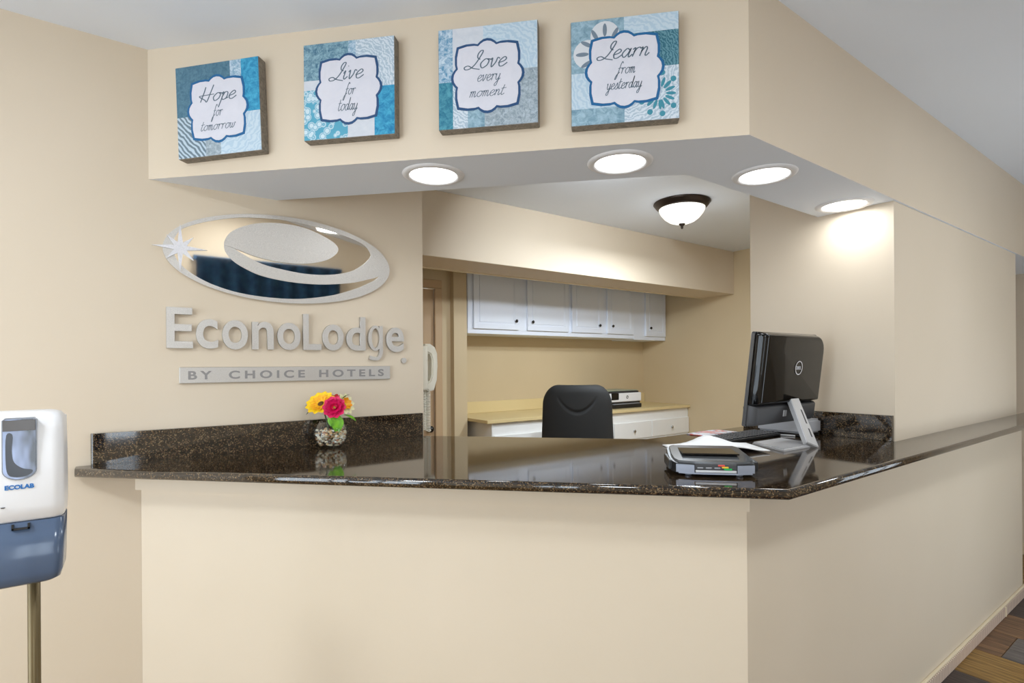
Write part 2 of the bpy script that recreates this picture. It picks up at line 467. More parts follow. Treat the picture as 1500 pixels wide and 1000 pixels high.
# ------------------------------------------------------------------ recessed lights
M['lens'] = emit('light_lens', (255, 254, 252), 4.0)
def recessed(label, x, y):
    t = thing('recessed_light', label, 'light', (x, y, ZS), 0, 'recessed lights in the bulkhead')
    return t
labs = ['round recessed light nearest the metal sign wall', 'round recessed light under the fourth canvas', 'round recessed light left of the wall block, just past the corner', 'round recessed light touching the lit wall block']
pos = [(0.847, 1.643), (1.295, 1.201), (1.797, 0.9945), (2.412, 0.9935)]
t0 = recessed(labs[0], *pos[0])
obj('trim_ring', lathe([(0.079, 0.0), (0.080, -0.004), (0.086, -0.0075), (0.098, -0.006), (0.105, -0.002), (0.106, 0.0)], 64), pmat('white_light_trim', (236, 236, 238), 0.4), t0, True, True)
obj('lens', lathe([(0, -0.0045), (0.0795, -0.0035), (0.0795, 0.0)], 48), M['lens'], t0, False, True)
things = [t0] + [dup(t0, (p[0], p[1], ZS), 0, lb) for p, lb in zip(pos[1:], labs[1:])]
for i, p in enumerate(pos):
    d = bpy.data.lights.new('recessed_lamp', 'AREA'); d.shape = 'DISK'; d.size = 0.15; d.energy = 0.65; d.color = (0.88, 0.945, 1.0)
    o = bpy.data.objects.new('recessed_lamp', d); o.location = (p[0], p[1], ZS - 0.012); COL.objects.link(o)

# ------------------------------------------------------------------ dome ceiling light in the office
dl = thing('dome_ceiling_light', 'bronze rimmed dome ceiling light with white glass in the office', 'ceiling light', (3.08, 2.29, ZC))
M['bronze'] = pmat('oil_rubbed_bronze', (52, 42, 36), 0.35, 0.7)
obj('pan', lathe([(0, 0), (0.188, 0), (0.190, -0.006), (0.182, -0.014), (0.178, -0.022), (0.168, -0.034), (0.160, -0.040), (0.150, -0.042), (0, -0.042)], 64), M['bronze'], dl, True, True)
sh = [(0.152, -0.042), (0.150, -0.055), (0.138, -0.078), (0.115, -0.105), (0.085, -0.128), (0.05, -0.141), (0.012, -0.146), (0, -0.146)]
bm = lathe(sh, 96)
for v in bm.verts:
    r = math.hypot(v.co.x, v.co.y)
    if r > 0.03:
        k = 1 + 0.006 * math.cos(48 * math.atan2(v.co.y, v.co.x)); v.co.x *= k; v.co.y *= k
M['domeglass'] = emit('lit_frosted_glass', (250, 247, 238), 0.72)
obj('glass_shade', bm, M['domeglass'], dl, True, True)
obj('finial', lathe([(0, -0.145), (0.022, -0.145), (0.020, -0.152), (0.010, -0.160), (0.008, -0.168), (0.009, -0.173), (0.005, -0.180), (0, -0.182)], 24), M['bronze'], dl, True, True)
d = bpy.data.lights.new('dome_lamp', 'AREA'); d.shape = 'DISK'; d.size = 0.24; d.energy = 19; d.color = (0.84, 0.925, 1.0)
o = bpy.data.objects.new('dome_lamp', d); o.location = (3.08, 2.29, ZC - 0.19); COL.objects.link(o)

d = bpy.data.lights.new('dome_glow', 'POINT'); d.energy = 1.2; d.shadow_soft_size = 0.13; d.color = (0.84, 0.925, 1.0)
o = bpy.data.objects.new('dome_glow', d); o.location = (3.08, 2.29, ZC - 0.325); COL.objects.link(o)
# added fill spotlight to brighten the office, hidden above the counter behind the bulkhead, aimed at the desk alcove
SP = Vector((1.76, 1.54, ZC - 0.13))
sp = thing('added_fill_spotlight', 'added white fill spotlight unseen behind the bulkhead, brightening the office cabinets', 'spotlight', (SP.x, SP.y, ZC))
aim = (Vector((3.4, 3.9, 1.35)) - SP).normalized()
obj('stem', lathe([(0, 0), (0.05, 0), (0.05, -0.015), (0.009, -0.018), (0.009, -0.13), (0, -0.13)], 20), M['white_gloss'], sp, True, True)
hd = lathe([(0, -0.09), (0.03, -0.085), (0.055, -0.05), (0.06, 0.07), (0.056, 0.07), (0.05, 0.02), (0, 0.02)], 28)
hd.transform(Matrix.Translation((0, 0, -0.13)) @ aim.to_track_quat('Z', 'Y').to_matrix().to_4x4()); obj('head', hd, M['white_gloss'], sp, True, True)
d = bpy.data.lights.new('fill_spot_lamp', 'AREA'); d.shape = 'DISK'; d.size = 0.10; d.energy = 5.6; d.color = (0.84, 0.925, 1.0); d.spread = math.radians(95)
o = bpy.data.objects.new('fill_spot_lamp', d); o.location = SP + aim * 0.075; o.rotation_euler = (-aim).to_track_quat('Z', 'Y').to_euler(); COL.objects.link(o)

# ------------------------------------------------------------------ added fill lights on the lobby ceiling, out of frame
M['fill_lens'] = emit('fill_light_lens', (255, 253, 248), 3.0)
def lobby_fill(x, y, lab, pw):
    t = thing('added_fill_light', lab, 'ceiling light', (x, y, ZC), 0, 'added fill lights on the lobby ceiling behind the camera')
    obj('frame', lathe([(0.19, 0), (0.20, -0.02), (0.215, -0.02), (0.22, 0)], 48), M['white_gloss'], t, True, True)
    obj('diffuser', lathe([(0, -0.016), (0.19, -0.014), (0.195, -0.0)], 48), M['fill_lens'], t, False, True)
    d = bpy.data.lights.new('lobby_fill_lamp', 'AREA'); d.shape = 'DISK'; d.size = 0.36; d.energy = pw; d.color = (0.86, 0.935, 1.0)
    o = bpy.data.objects.new('lobby_fill_lamp', d); o.location = (x, y, ZC - 0.03); COL.objects.link(o)
lobby_fill(-1.1, 0.7, 'added round fill light nearest the entrance glazing', 15)
lobby_fill(0.75, -0.45, 'added round fill light facing the diagonal front of the counter', 10)
lobby_fill(2.9, -0.35, 'added round fill light along the straight side of the counter', 6)

# ------------------------------------------------------------------ wall sign: emblem
TILT = 0.05
def lean(bm):
    for v in bm.verts: v.co.y -= (v.co.z - 1.69) * TILT * (1 if v.co.y < YL - 0.005 else 0)
    return bm
em = thing('oval_emblem', 'brushed and mirror-polished oval metal emblem with a star', 'sign', (0.507, YL, 1.861))
EX, EZ, EA, EB = 0.507, 1.8615, 0.4175, 0.1675
oval = [(EX + EA * math.cos(2 * math.pi * i / 96), EZ + EB * math.sin(2 * math.pi * i / 96)) for i in range(96)]
obj('mirror_plate', lean(prism(oval, YL - 0.011, YL - 0.0005, 'y')), M['mirror'], em)
ring_in = [(0.8774, 1.8344), (0.8149, 1.7902), (0.7459, 1.7594), (0.663, 1.7327), (0.5453, 1.7125), (0.4348, 1.7105), (0.3308, 1.7207), (0.2456, 1.7437), (0.1829, 1.7744), (0.1405, 1.8094), (0.1216, 1.8461), (0.12, 1.8846), (0.1412, 1.9276), (0.184, 1.9537), (0.2343, 1.9742), (0.2926, 1.9919), (0.353, 2.0049), (0.4656, 2.0145), (0.5857, 2.0087), (0.7057, 1.9905), (0.7987, 1.9632), (0.8335, 1.9333), (0.8465, 1.8961)]
ri = catmull([(x, 0, z) for x, z in ring_in], 5, True)
bm = bmesh.new(); ys_ = (YL - 0.0135, YL - 0.0105); loops = []
for yy in ys_:
    ins = [bm.verts.new((p.x, yy, p.z)) for p in ri]; outs = []
    for p in ri:
        a = math.atan2((p.z - EZ) / EB, (p.x - EX) / EA)
        outs.append(bm.verts.new((EX + (EA + 0.001) * math.cos(a), yy, EZ + (EB + 0.001) * math.sin(a))))
    loops.append((ins, outs))
n_ = len(ri)
for i in range(n_):
    j = (i + 1) % n_
    (a, b), (c, d_) = loops
    bm.faces.new((a[i], b[i], b[j], a[j])); bm.faces.new((c[i], c[j], d_[j], d_[i])); bm.faces.new((a[i], a[j], c[j], c[i])); bm.faces.new((b[i], d_[i], d_[j], b[j]))
bmesh.ops.recalc_face_normals(bm, faces=bm.faces)
obj('rim', lean(bm), M['brushed'], em)
band = [(0.8512, 1.9267), (0.8288, 1.8984), (0.798, 1.8696), (0.7464, 1.8391), (0.6636, 1.8189), (0.5689, 1.8141), (0.4716, 1.8245), (0.4073, 1.8373), (0.3453, 1.8646), (0.3052, 1.8913), (0.2954, 1.9145), (0.2802, 1.9051), (0.282, 1.8722), (0.3049, 1.8414), (0.3449, 1.8157), (0.407, 1.7913), (0.5082, 1.777), (0.6233, 1.7762), (0.7461, 1.7913), (0.8238, 1.8123), (0.8774, 1.8344), (0.8905, 1.8844)]
obj('swoosh', lean(prism([(p.x, p.z) for p in catmull([(x, 0, z) for x, z in band], 4, True)], YL - 0.0139, YL - 0.0105, 'y')), M['brushed'], em)
inner = [(0.2789, 1.8976), (0.2989, 1.9409), (0.3528, 1.9747), (0.4154, 1.9938), (0.4948, 2.0009), (0.5702, 1.9944), (0.6406, 1.9718), (0.689, 1.9452), (0.697, 1.9172), (0.6641, 1.8846), (0.6081, 1.8623), (0.5387, 1.851), (0.4645, 1.851), (0.3865, 1.8617), (0.3318, 1.8781), (0.2985, 1.8889)]
obj('inner_oval', lean(prism([(p.x, p.z) for p in catmull([(x, 0, z) for x, z in inner], 5, True)], YL - 0.0165, YL - 0.0105, 'y')), M['brushed'], em)
st = []
cx, cz = 0.1408, 1.866
for i in range(16):
    a = math.pi / 2 - i * math.pi / 8
    if i % 2: r = 0.021
    else: r = 0.084 if (i // 2) % 2 == 0 else 0.058
    st.append((cx + r * math.cos(a), cz + r * math.sin(a)))
obj('star', lean(prism(st, YL - 0.018, YL - 0.0105, 'y')), brushed('star_aluminium', (222, 222, 228), 0.35), em)

# ------------------------------------------------------------------ wall sign: raised letters
ls = thing('raised_letter_sign', 'row of large raised brushed metal letters on the wall under the oval emblem', 'sign', (0.545, YL, 1.51))
LT = [('E', .098, .1782, 1.510, 1.655), ('c', .1881, .2582, 1.509, 1.617), ('o', .2719, .3579, 1.507, 1.617), ('n', .3724, .4492, 1.5085, 1.6155), ('o', .4629, .5492, 1.507, 1.615), ('L', .5601, .6309, 1.508, 1.653), ('o', .6365, .7222, 1.507, 1.615), ('d', .7349, .8163, 1.508, 1.651), ('g', .8285, .8946, 1.467, 1.617), ('e', .9121, .9938, 1.503, 1.612)]
def letter_g(x0, x1, z0, z1):
    t = 0.0155; yb, yf = YL - 0.0005, YL - 0.0164
    def ribbon(P, w):
        L_, R_ = [], []
        for i, p in enumerate(P):
            d_ = (P[min(i + 1, len(P) - 1)] - P[max(i - 1, 0)]).normalized(); n_ = Vector((-d_.z, 0, d_.x)) * (w / 2)
            L_.append((p.x + n_.x, p.z + n_.z)); R_.append((p.x - n_.x, p.z - n_.z))
        bm = bmesh.new(); V4 = [[bm.verts.new((q[0], y, q[1])) for q in arr] for y in (yf, yb) for arr in (L_, R_)]
        for i in range(len(P) - 1):
            for a_, b_ in ((0, 1), (1, 3), (3, 2), (2, 0)): bm.faces.new((V4[a_][i], V4[b_][i], V4[b_][i + 1], V4[a_][i + 1]))
        for i in (0, len(P) - 1): bm.faces.new((V4[0][i], V4[1][i], V4[3][i], V4[2][i]))
        bmesh.ops.recalc_face_normals(bm, faces=bm.faces); return bm
    base = 1.508; xr = x1 - t / 2
    bm = ribbon(catmull([(xr, 0, z1 - .001), (xr, 0, base + .02), (xr - .001, 0, base - .012), (xr - .012, 0, z0 + t * .62), (xr - .03, 0, z0 + t * .45), (x0 + .006, 0, z0 + t * .8)], 6), t)
    cx_, cz_, a, b = (x0 + x1 - .001) / 2, (base + z1) / 2, (x1 - x0 - .001) / 2, (z1 - base) / 2
    n = 32; rings = []
    for y in (YL - 0.017, YL - 0.0003):
        for k in (1.0, None):
            rings.append([bm.verts.new((cx_ + (a if k else a - t) * math.cos(2 * math.pi * i / n), y, cz_ + (b if k else b - t * .75) * math.sin(2 * math.pi * i / n))) for i in range(n)])
    fo, fi, bo, bi = rings
    for i in range(n):
        j = (i + 1) % n
        bm.faces.new((fo[i], fi[i], fi[j], fo[j])); bm.faces.new((bo[i], bo[j], bi[j], bi[i])); bm.faces.new((fo[i], fo[j], bo[j], bo[i])); bm.faces.new((fi[i], bi[i], bi[j], fi[j]))
    bmesh.ops.recalc_face_normals(bm, faces=bm.faces)
    return bm
for ch, x0, x1, z0, z1 in LT:
    if ch == 'g':
        obj('letter', letter_g(x0, x1, z0, z1), M['brushed'], ls); continue
    bm = text_bm(ch, 1.0, 0.05, 0.016)
    bmesh.ops.remove_doubles(bm, verts=bm.verts, dist=1e-5)
    obj('letter', fit_text(bm, x0, x1, z0, z1, YL - 0.017, YL - 0.0005), M['brushed'], ls)
dot = [(0.9955 + 0.012 * math.cos(2 * math.pi * i / 24), 1.4655 + 0.012 * math.sin(2 * math.pi * i / 24)) for i in range(24)]
obj('dot', prism(dot, YL - 0.012, YL - 0.0005, 'y'), M['brushed'], ls)
tp = thing('tagline_plate', 'slim brushed metal plate with small grey capitals below the large letters', 'sign', (0.53, YL, 1.41))
pl = obj('plate', B(0.136, 0.929, YL - 0.012, YL - 0.0005, 1.384, 1.4415, 0.001, 1), M['brushed'], tp)
for wd, xa, xb in (('BY', 0.163, 0.238), ('CHOICE', 0.293, 0.566), ('HOTELS', 0.622, 0.899)):
    obj('lettering', fit_text(text_bm(wd, 1.0, 0.02, 0.03, 1.5), xa, xb, 1.397, 1.428, YL - 0.0128, YL - 0.0118), M['engrave'], tp)

# ------------------------------------------------------------------ canvases
GL = {
 'o': ([[(.8, .8), (.42, 1), (.08, .5), (.32, 0), (.7, .25), (.78, .75), (.62, .98), (.98, .88)]], .92),
 'e': ([[(.02, .4), (.5, .55), (.68, .82), (.45, 1.02), (.12, .6), (.2, .08), (.5, 0), (.88, .35)]], .82),
 'r': ([[(0, .82), (.2, 1), (.2, .5), (.15, 0)], [(.18, .5), (.36, .92), (.6, 1.02), (.7, .85)]], .74),
 'f': ([[(.8, 1.75), (.62, 2.05), (.42, 1.6), (.22, .2), (.02, -.8), (-.18, -.85), (0, -.2), (.5, .3)], [(.05, .92), (.72, 1.02)]], .72),
 't': ([[(.32, 1.75), (.2, .8), (.16, .2), (.32, 0), (.62, .25)], [(-.05, 1.12), (.7, 1.2)]], .62),
 'm': ([[(0, .85), (.13, 1), (.12, .5), (.08, 0)], [(.1, .5), (.3, 1), (.44, .85), (.4, 0)], [(.41, .5), (.6, 1), (.76, .85), (.74, .15), (.86, 0), (1.05, .25)]], 1.05),
 'w': ([[(0, .85), (.14, .95), (.1, .3), (.28, 0), (.48, .3), (.54, .95), (.5, .3), (.68, 0), (.9, .4), (.94, .98), (1.12, .85)]], 1.1),
 'i': ([[(0, .7), (.14, 1), (.12, .3), (.25, 0), (.5, .3)], [(.28, 1.5), (.31, 1.56)]], .5),
 'v': ([[(0, .8), (.14, 1), (.2, .3), (.3, 0), (.55, .5), (.62, 1.0), (.85, .88)]], .78),
 'd': ([[(.66, .8), (.36, 1), (.06, .45), (.3, 0), (.6, .4), (.84, 2.0), (.7, .5), (.74, .05), (1.0, .3)]], .95),
 'a': ([[(.66, .8), (.36, 1), (.06, .45), (.3, 0), (.58, .4), (.72, 1), (.66, .3), (.76, 0), (1.0, .3)]], .92),
 'y': ([[(0, .8), (.12, 1), (.12, .3), (.32, 0), (.6, .4), (.7, 1), (.6, 0), (.45, -.8), (.2, -.95), (.12, -.65), (.5, -.15), (.9, .25)]], .85),
 'n': ([[(0, .85), (.13, 1), (.12, .5), (.08, 0)], [(.1, .5), (.38, 1), (.56, .82), (.54, .15), (.66, 0), (.88, .3)]], .85),
 's': ([[(0, .2), (.3, .7), (.44, 1.05), (.6, .5), (.5, .05), (.2, 0), (.06, .15)], [(.5, .05), (.75, .3)]], .7),
 'p': ([[(0, .75), (.18, 1), (.14, .2), (.04, -.95)], [(.12, .3), (.34, .95), (.66, .85), (.62, .2), (.32, 0), (.14, .2)], [(.55, .08), (.85, .25)]], .82),
 'h': ([[(0, 0), (.1, 2)]], .8),
 'H': ([[(.42, 1.95), (.4, 1.2), (.3, 0)], [(1.25, 2.15), (1.15, 1.2), (1.0, .0), (.7, .25), (.0, .75), (.3, .85), (1.6, .9)]], 1.55),
 'L': ([[(1.2, 1.0), (.92, 1.2), (.84, 1.6), (1.0, 1.98), (1.22, 1.95), (1.16, 1.45), (.86, .5), (.5, .02), (.08, -.05), (-.08, .22), (.25, .36), (.75, .05), (1.45, -.15)]], 1.3),
}
def word(bm, txt, x0, x1, zbase, xh, w, y):
    """single-stroke script: ribbons between x0 and x1, x-height xh"""
    strokes = []; cur = 0.0
    for ch in txt:
        g_, adv = GL[ch]
        for s in g_: strokes.append([(cur + px + 0.28 * pz, pz) for px, pz in s])
        cur += adv
    lo = min(p[0] for s in strokes for p in s); hi = max(p[0] for s in strokes for p in s)
    sx = (x1 - x0) / (hi - lo)
    for s in strokes:
        P = catmull([(x0 + (p[0] - lo) * sx, 0, zbase + p[1] * xh) for p in s], 6)
        L_, R_ = [], []
        for i, p in enumerate(P):
            t = (P[min(i + 1, len(P) - 1)] - P[max(i - 1, 0)]).normalized()
            nn = Vector((-t.z, 0, t.x)); ww = w * (0.5 + 0.25 * abs(t.z))
            L_.append(bm.verts.new((p.x + nn.x * ww, y, p.z + nn.z * ww))); R_.append(bm.verts.new((p.x - nn.x * ww, y, p.z - nn.z * ww)))
        for i in range(len(P) - 1):
            bm.faces.new((L_[i], R_[i], R_[i + 1], L_[i + 1]))
    return bm

def patch_mat(name, c1, c2, kind, scale):
    m = pmat(name, c1, 0.7); n, l, b = nodes(m); v = coords(m)
    if kind == 'swirl':
        w = n.new('ShaderNodeTexWave'); w.wave_type = 'RINGS'; w.rings_direction = 'SPHERICAL'
        w.inputs['Scale'].default_value = scale; w.inputs['Distortion'].default_value = 9; w.inputs['Detail'].default_value = 2; w.inputs['Detail Scale'].default_value = 2.2
        l.new(v, w.inputs['Vector']); f = w.outputs['Fac']; stops = [(0.25, c1), (0.75, c2)]
    elif kind == 'zebra':
        w = n.new('ShaderNodeTexWave'); w.wave_type = 'BANDS'; w.bands_direction = 'DIAGONAL'
        w.inputs['Scale'].default_value = scale; w.inputs['Distortion'].default_value = 4; w.inputs['Detail'].default_value = 1
        l.new(v, w.inputs['Vector']); f = w.outputs['Fac']; stops = [(0.4, c1), (0.6, c2)]
    elif kind == 'cells':
        w = n.new('ShaderNodeTexVoronoi'); w.inputs['Scale'].default_value = scale; l.new(v, w.inputs['Vector']); f = w.outputs['Distance']; stops = [(0.3, c1), (0.42, c2), (0.5, c1), (0.62, c2)]
    else:
        f = noise(m, v, scale, 5, 0.7, 1.0); stops = [(0.36, c1), (0.64, c2)]
    l.new(ramp(m, f, stops), b.inputs['Base Color'])
    return m
PM = {
 'slate': patch_mat('slate_damask', (62, 104, 128), (92, 132, 152), 'noise', 60),
 'slate2': patch_mat('slate_scroll', (64, 110, 136), (150, 186, 200), 'noise', 75),
 'blue': patch_mat('turquoise_mottle', (16, 122, 172), (72, 172, 208), 'noise', 55),
 'teal': patch_mat('teal_mottle', (24, 108, 138), (84, 158, 178), 'noise', 60),
 'deepteal': patch_mat('deep_teal_scroll', (46, 104, 124), (98, 146, 160), 'swirl', 40),
 'pale': patch_mat('pale_blue_scroll', (200, 217, 230), (180, 204, 222), 'swirl', 22),
 'ice': patch_mat('ice_scroll', (212, 222, 232), (172, 192, 208), 'swirl', 30),
 'strip': patch_mat('white_blue_strip', (206, 222, 234), (112, 156, 186), 'noise', 90),
 'white': patch_mat('white_wash', (214, 218, 226), (204, 210, 220), 'noise', 30),
 'zebra': patch_mat('zebra_stroke', (108, 128, 142), (188, 206, 220), 'zebra', 34),
 'floral': patch_mat('teal_floral_dots', (204, 224, 234), (88, 166, 194), 'cells', 48),
 'scrollblue': patch_mat('blue_scrollwork', (206, 222, 234), (66, 136, 178), 'noise', 70),
 'grey': patch_mat('grey_crackle', (128, 144, 156), (182, 196, 206), 'noise', 80),
 'bluegrey': patch_mat('blue_grey_cloud', (110, 146, 166), (164, 194, 210), 'noise', 45),
}
M['canvas_side'] = patch_mat('canvas_edge_wash', (112, 106, 98), (150, 142, 130), 'noise', 60)
M['label_print'] = patch_mat('label_wash', (220, 220, 230), (214, 215, 226), 'noise', 20)
M['border_blue'] = pmat('blue_border_print', (18, 98, 152), 0.6)
M['border_navy'] = pmat('navy_border_print', (34, 76, 122), 0.6)
M['ink'] = pmat('slate_ink', (90, 108, 124), 0.7)
M['quatre'] = pmat('white_quatrefoil_print', (214, 218, 224), 0.7)
M['fleur'] = pmat('grey_fleur_print', (118, 134, 150), 0.7)
M['palm'] = pmat('teal_palmette_print', (62, 140, 160), 0.7)
Q = [(.86, .86), (.6, .915), (.38, .915), (.27, .89), (.20, .955), (.11, 1.01), (0, 1.03), (-.11, 1.01), (-.20, .955), (-.27, .89), (-.38, .915), (-.6, .915)]
def label_outline(h):
    out = []
    for k in range(4):
        c, s = math.cos(k * math.pi / 2), math.sin(k * math.pi / 2)
        out += [((x * c - z * s) * h, (x * s + z * c) * h) for x, z in Q]
    return out
HC = 0.155
def canvas(label, s, z, roll, patches, words, border, lab_off=(0, 0)):
    t = thing('canvas_print', label, 'wall art', dg(s, DF, z), -math.pi / 4, 'square canvas prints on the bulkhead')
    Rm = Matrix.Rotation(roll, 4, 'Y')
    def add(name, bm, mat, par=t):
        bm.transform(Rm); return obj(name, bm, mat, par, local=True)
    add('canvas', B(-HC, HC, -0.038, -0.0005, -HC, HC, 0.003, 2), M['canvas_side'])
    for i, (x0, x1, z0, z1, mt) in enumerate(patches):
        e = 0.0018
        add('printed_patch', B(-HC + 2 * HC * x0 + (e if x0 == 0 else 0), -HC + 2 * HC * x1 - (e if x1 == 1 else 0), -0.0384, -0.0376, -HC + 2 * HC * z0 + (e if z0 == 0 else 0), -HC + 2 * HC * z1 - (e if z1 == 1 else 0)), PM[mt])
    ox, oz = lab_off
    sh_ = lambda P: [(x + ox, z_ + oz) for x, z_ in P]
    add('label_border', prism(sh_(label_outline(HC * 0.715)), -0.0394, -0.0385, 'y'), border)
    add('label_panel', prism(sh_(label_outline(HC * 0.665)), -0.0399, -0.0393, 'y'), M['label_print'])
    for txt, x0, x1, zb, xh, w in words:
        add('lettering', word(bmesh.new(), txt, x0 * HC + ox, x1 * HC + ox, zb * HC + oz, xh * HC, w * 0.85, -0.0402), M['ink'])
    return t, add
canvas('canvas print reading Hope for tomorrow, leftmost of the four', -1.248, 2.300, math.radians(-2.0),
       [(0, .66, .45, 1, 'slate'), (.66, .79, .55, 1, 'strip'), (.79, 1, .43, 1, 'blue'), (0, .34, 0, .45, 'zebra'), (.34, .52, 0, .45, 'grey'), (.52, 1, 0, .43, 'pale'), (.34, .79, .43, .55, 'slate')],
       [('Hope', -.42, .46, .17, .16, .0030), ('for', -.16, .12, -.16, .12, .0018), ('tomorrow', -.41, .42, -.45, .11, .0018)], M['border_blue'])
canvas('canvas print reading Live for today', -0.784, 2.322, math.radians(0.0),
       [(0, .5, .62, 1, 'slate2'), (.5, .58, .5, 1, 'strip'), (.58, 1, .5, 1, 'ice'), (0, .5, .52, .62, 'white'), (0, .49, 0, .52, 'floral'), (.49, .78, 0, .5, 'white'), (.78, 1, 0, .5, 'blue')],
       [('Live', -.42, .34, .20, .17, .0030), ('for', -.12, .16, -.12, .12, .0018), ('today', -.22, .20, -.44, .13, .0018)], M['border_navy'])
canvas('canvas print reading Love every moment', -0.333, 2.320, math.radians(0.0),
       [(0, .15, .47, 1, 'scrollblue'), (.15, .46, .5, 1, 'white'), (.46, 1, .54, 1, 'pale'), (0, .15, 0, .47, 'teal'), (.15, .30, 0, .5, 'ice'), (.30, .47, 0, .5, 'bluegrey'), (.47, 1, 0, .54, 'grey')],
       [('Love', -.46, .40, .16, .17, .0030), ('every', -.20, .26, -.10, .12, .0018), ('moment', -.36, .38, -.40, .11, .0018)], M['border_navy'])
t4, add4 = canvas('canvas print reading Learn from yesterday, rightmost of the four', 0.074, 2.299, math.radians(0.0),
       [(0, .5, .5, 1, 'bluegrey'), (.5, 1, .83, 1, 'pale'), (.5, 1, .5, .83, 'deepteal'), (0, .5, .16, .5, 'pale'), (0, .5, 0, .16, 'bluegrey'), (.5, 1, 0, .5, 'ice')],
       [('Learn', -.50, .46, .22, .16, .0030), ('from', -.18, .20, -.08, .11, .0018), ('yesterday', -.34, .32, -.36, .11, .0018)], M['border_blue'])
# tile motifs of the fourth canvas: white quatrefoil with fleurs, teal palmettes
def ell(cx_, cz_, a, b, ang, n=20):
    return [(cx_ + a * math.cos(u) * math.cos(ang) - b * math.sin(u) * math.sin(ang), cz_ + a * math.cos(u) * math.sin(ang) + b * math.sin(u) * math.cos(ang)) for u in [2 * math.pi * i / n for i in range(n)]]
qx, qz = -.055, .055
bm = bmesh.new()
for q_, (ax, az) in enumerate(((0, .05), (-.05, 0), (0, -.045), (.045, 0))): join(bm, prism(ell(qx + ax, qz + az, .042, .042, 0), -0.0386 - q_ * 3e-5, -0.0383, 'y'))
join(bm, prism(ell(qx, qz, .055, .055, 0), -0.0388, -0.0383, 'y'))
add4('quatrefoil_motif', bm, M['quatre'])
bm = bmesh.new()
for ang in (math.pi / 2, math.pi):
    for k, da in enumerate((-0.5, 0, 0.5)):
        a = ang + da; r0 = .066 if k == 1 else .06
        join(bm, prism(ell(qx + r0 * math.cos(a), qz + r0 * math.sin(a), .019, .006, a), -0.0391, -0.03895, 'y'))
add4('fleur_motif', bm, M['fleur'])
bm = bmesh.new()
px_, pz_ = .098, -.078
for ang in (math.radians(20), math.radians(70), math.radians(200), math.radians(250), math.radians(310)):
    for da in (-0.42, 0, 0.42):
        a = ang + da; join(bm, prism(ell(px_ + .033 * math.cos(a), pz_ + .033 * math.sin(a), .014, .0045, a), -0.0390 - (da + .42) * 6e-5, -0.0386, 'y'))
for i in range(9):
    a = 2 * math.pi * i / 9
    cxx, czz = px_ + .052 * math.cos(a), pz_ + .06 * math.sin(a)
    if cxx < HC - .012 and czz > -HC + .012: join(bm, prism(ell(cxx, czz, .008, .008, 0), -0.0390, -0.0386, 'y'))
add4('palmette_motif', bm, M['palm'])

# ------------------------------------------------------------------ glass bowl with pebbles and flowers
VX, VY = 0.640, 2.138
vz = ZT
prof_o = [(0, 0.0005), (0.036, 0.0005), (0.050, 0.010), (0.061, 0.030), (0.0665, 0.052), (0.062, 0.075), (0.050, 0.094), (0.044, 0.101), (0.0445, 0.104)]
prof_i = [(0.0425, 0.104), (0.042, 0.101), (0.048, 0.0925), (0.0598, 0.075), (0.0642, 0.052), (0.0588, 0.031), (0.048, 0.013), (0.034, 0.0055), (0, 0.0055)]
bowl = obj('glass_bowl', lathe(prof_o + prof_i, 48, (VX, VY, vz)), M['glass'], None, True)
tag(bowl, 'round clear glass bowl vase standing on the granite by the sign wall', 'vase')
def pebble_mat():
    m = pmat('river_pebbles', (170, 140, 110), 0.45); n, l, b = nodes(m)
    g_ = n.new('ShaderNodeNewGeometry')
    l.new(ramp(m, g_.outputs['Random Per Island'], [(0.0, (246, 236, 218)), (0.2, (222, 184, 138)), (0.4, (240, 224, 196)), (0.58, (150, 104, 74)), (0.70, (250, 246, 238)), (0.86, (190, 130, 90)), (0.95, (104, 88, 80))], 'CONSTANT'), b.inputs['Base Color'])
    return m
bm = bmesh.new(); cnt = 0
while cnt < 230:
    z = random.uniform(0.012, 0.072)
    rm = 0.063 * math.sqrt(max(0.0, 1 - ((z - 0.052) / 0.056) ** 2)) - 0.008
    if rm < 0.01: continue
    a = random.uniform(0, 2 * math.pi); r = rm * math.sqrt(random.random()) if random.random() < 0.45 else rm
    b2 = bmesh.new(); bmesh.ops.create_icosphere(b2, subdivisions=1, radius=random.uniform(0.005, 0.0075))
    b2.transform(Matrix.Translation((VX + r * math.cos(a), VY + r * math.sin(a), vz + z)) @ Matrix.Rotation(random.uniform(0, 6), 4, 'Z') @ Matrix.Rotation(random.uniform(-.5, .5), 4, 'X') @ Matrix.Diagonal((1.2, 0.95, 0.7, 1)))
    join(bm, b2); cnt += 1
peb = obj('pebbles', bm, pebble_mat(), None, True)
tag(peb, 'small cream and brown pebbles filling the glass bowl', 'pebbles', None, 'stuff')

def petal_bm(L, W, cup, tip=0.75):
    bm = bmesh.new(); n, k = 6, 2; rows = []
    for i in range(n + 1):
        u = i / n; w = W * math.sin(math.pi * min(1, 0.12 + u * tip)) ** 0.8 if u < 1 else W * 0.12
        rows.append([bm.verts.new((u * L, (j / k) * w, cup * u * u + 0.25 * w * (j / k) ** 2)) for j in range(-k, k + 1)])
    for a, b in zip(rows, rows[1:]):
        for j in range(2 * k): bm.faces.new((a[j], b[j], b[j + 1], a[j + 1]))
    return bm
M['yellow'] = vary(pmat('yellow_petal', (250, 216, 30), 0.5), (252, 222, 40), (250, 200, 20), 60)
M['orange'] = vary(pmat('orange_petal', (252, 190, 24), 0.5), (252, 200, 30), (246, 158, 16), 60)
M['pink'] = vary(pmat('magenta_petal', (226, 20, 92), 0.5), (232, 22, 96), (206, 10, 84), 60)
M['cream'] = vary(pmat('cream_petal', (240, 234, 190), 0.5), (244, 240, 204), (226, 222, 160), 60)
M['red'] = pmat('red_petal', (176, 40, 30), 0.5)
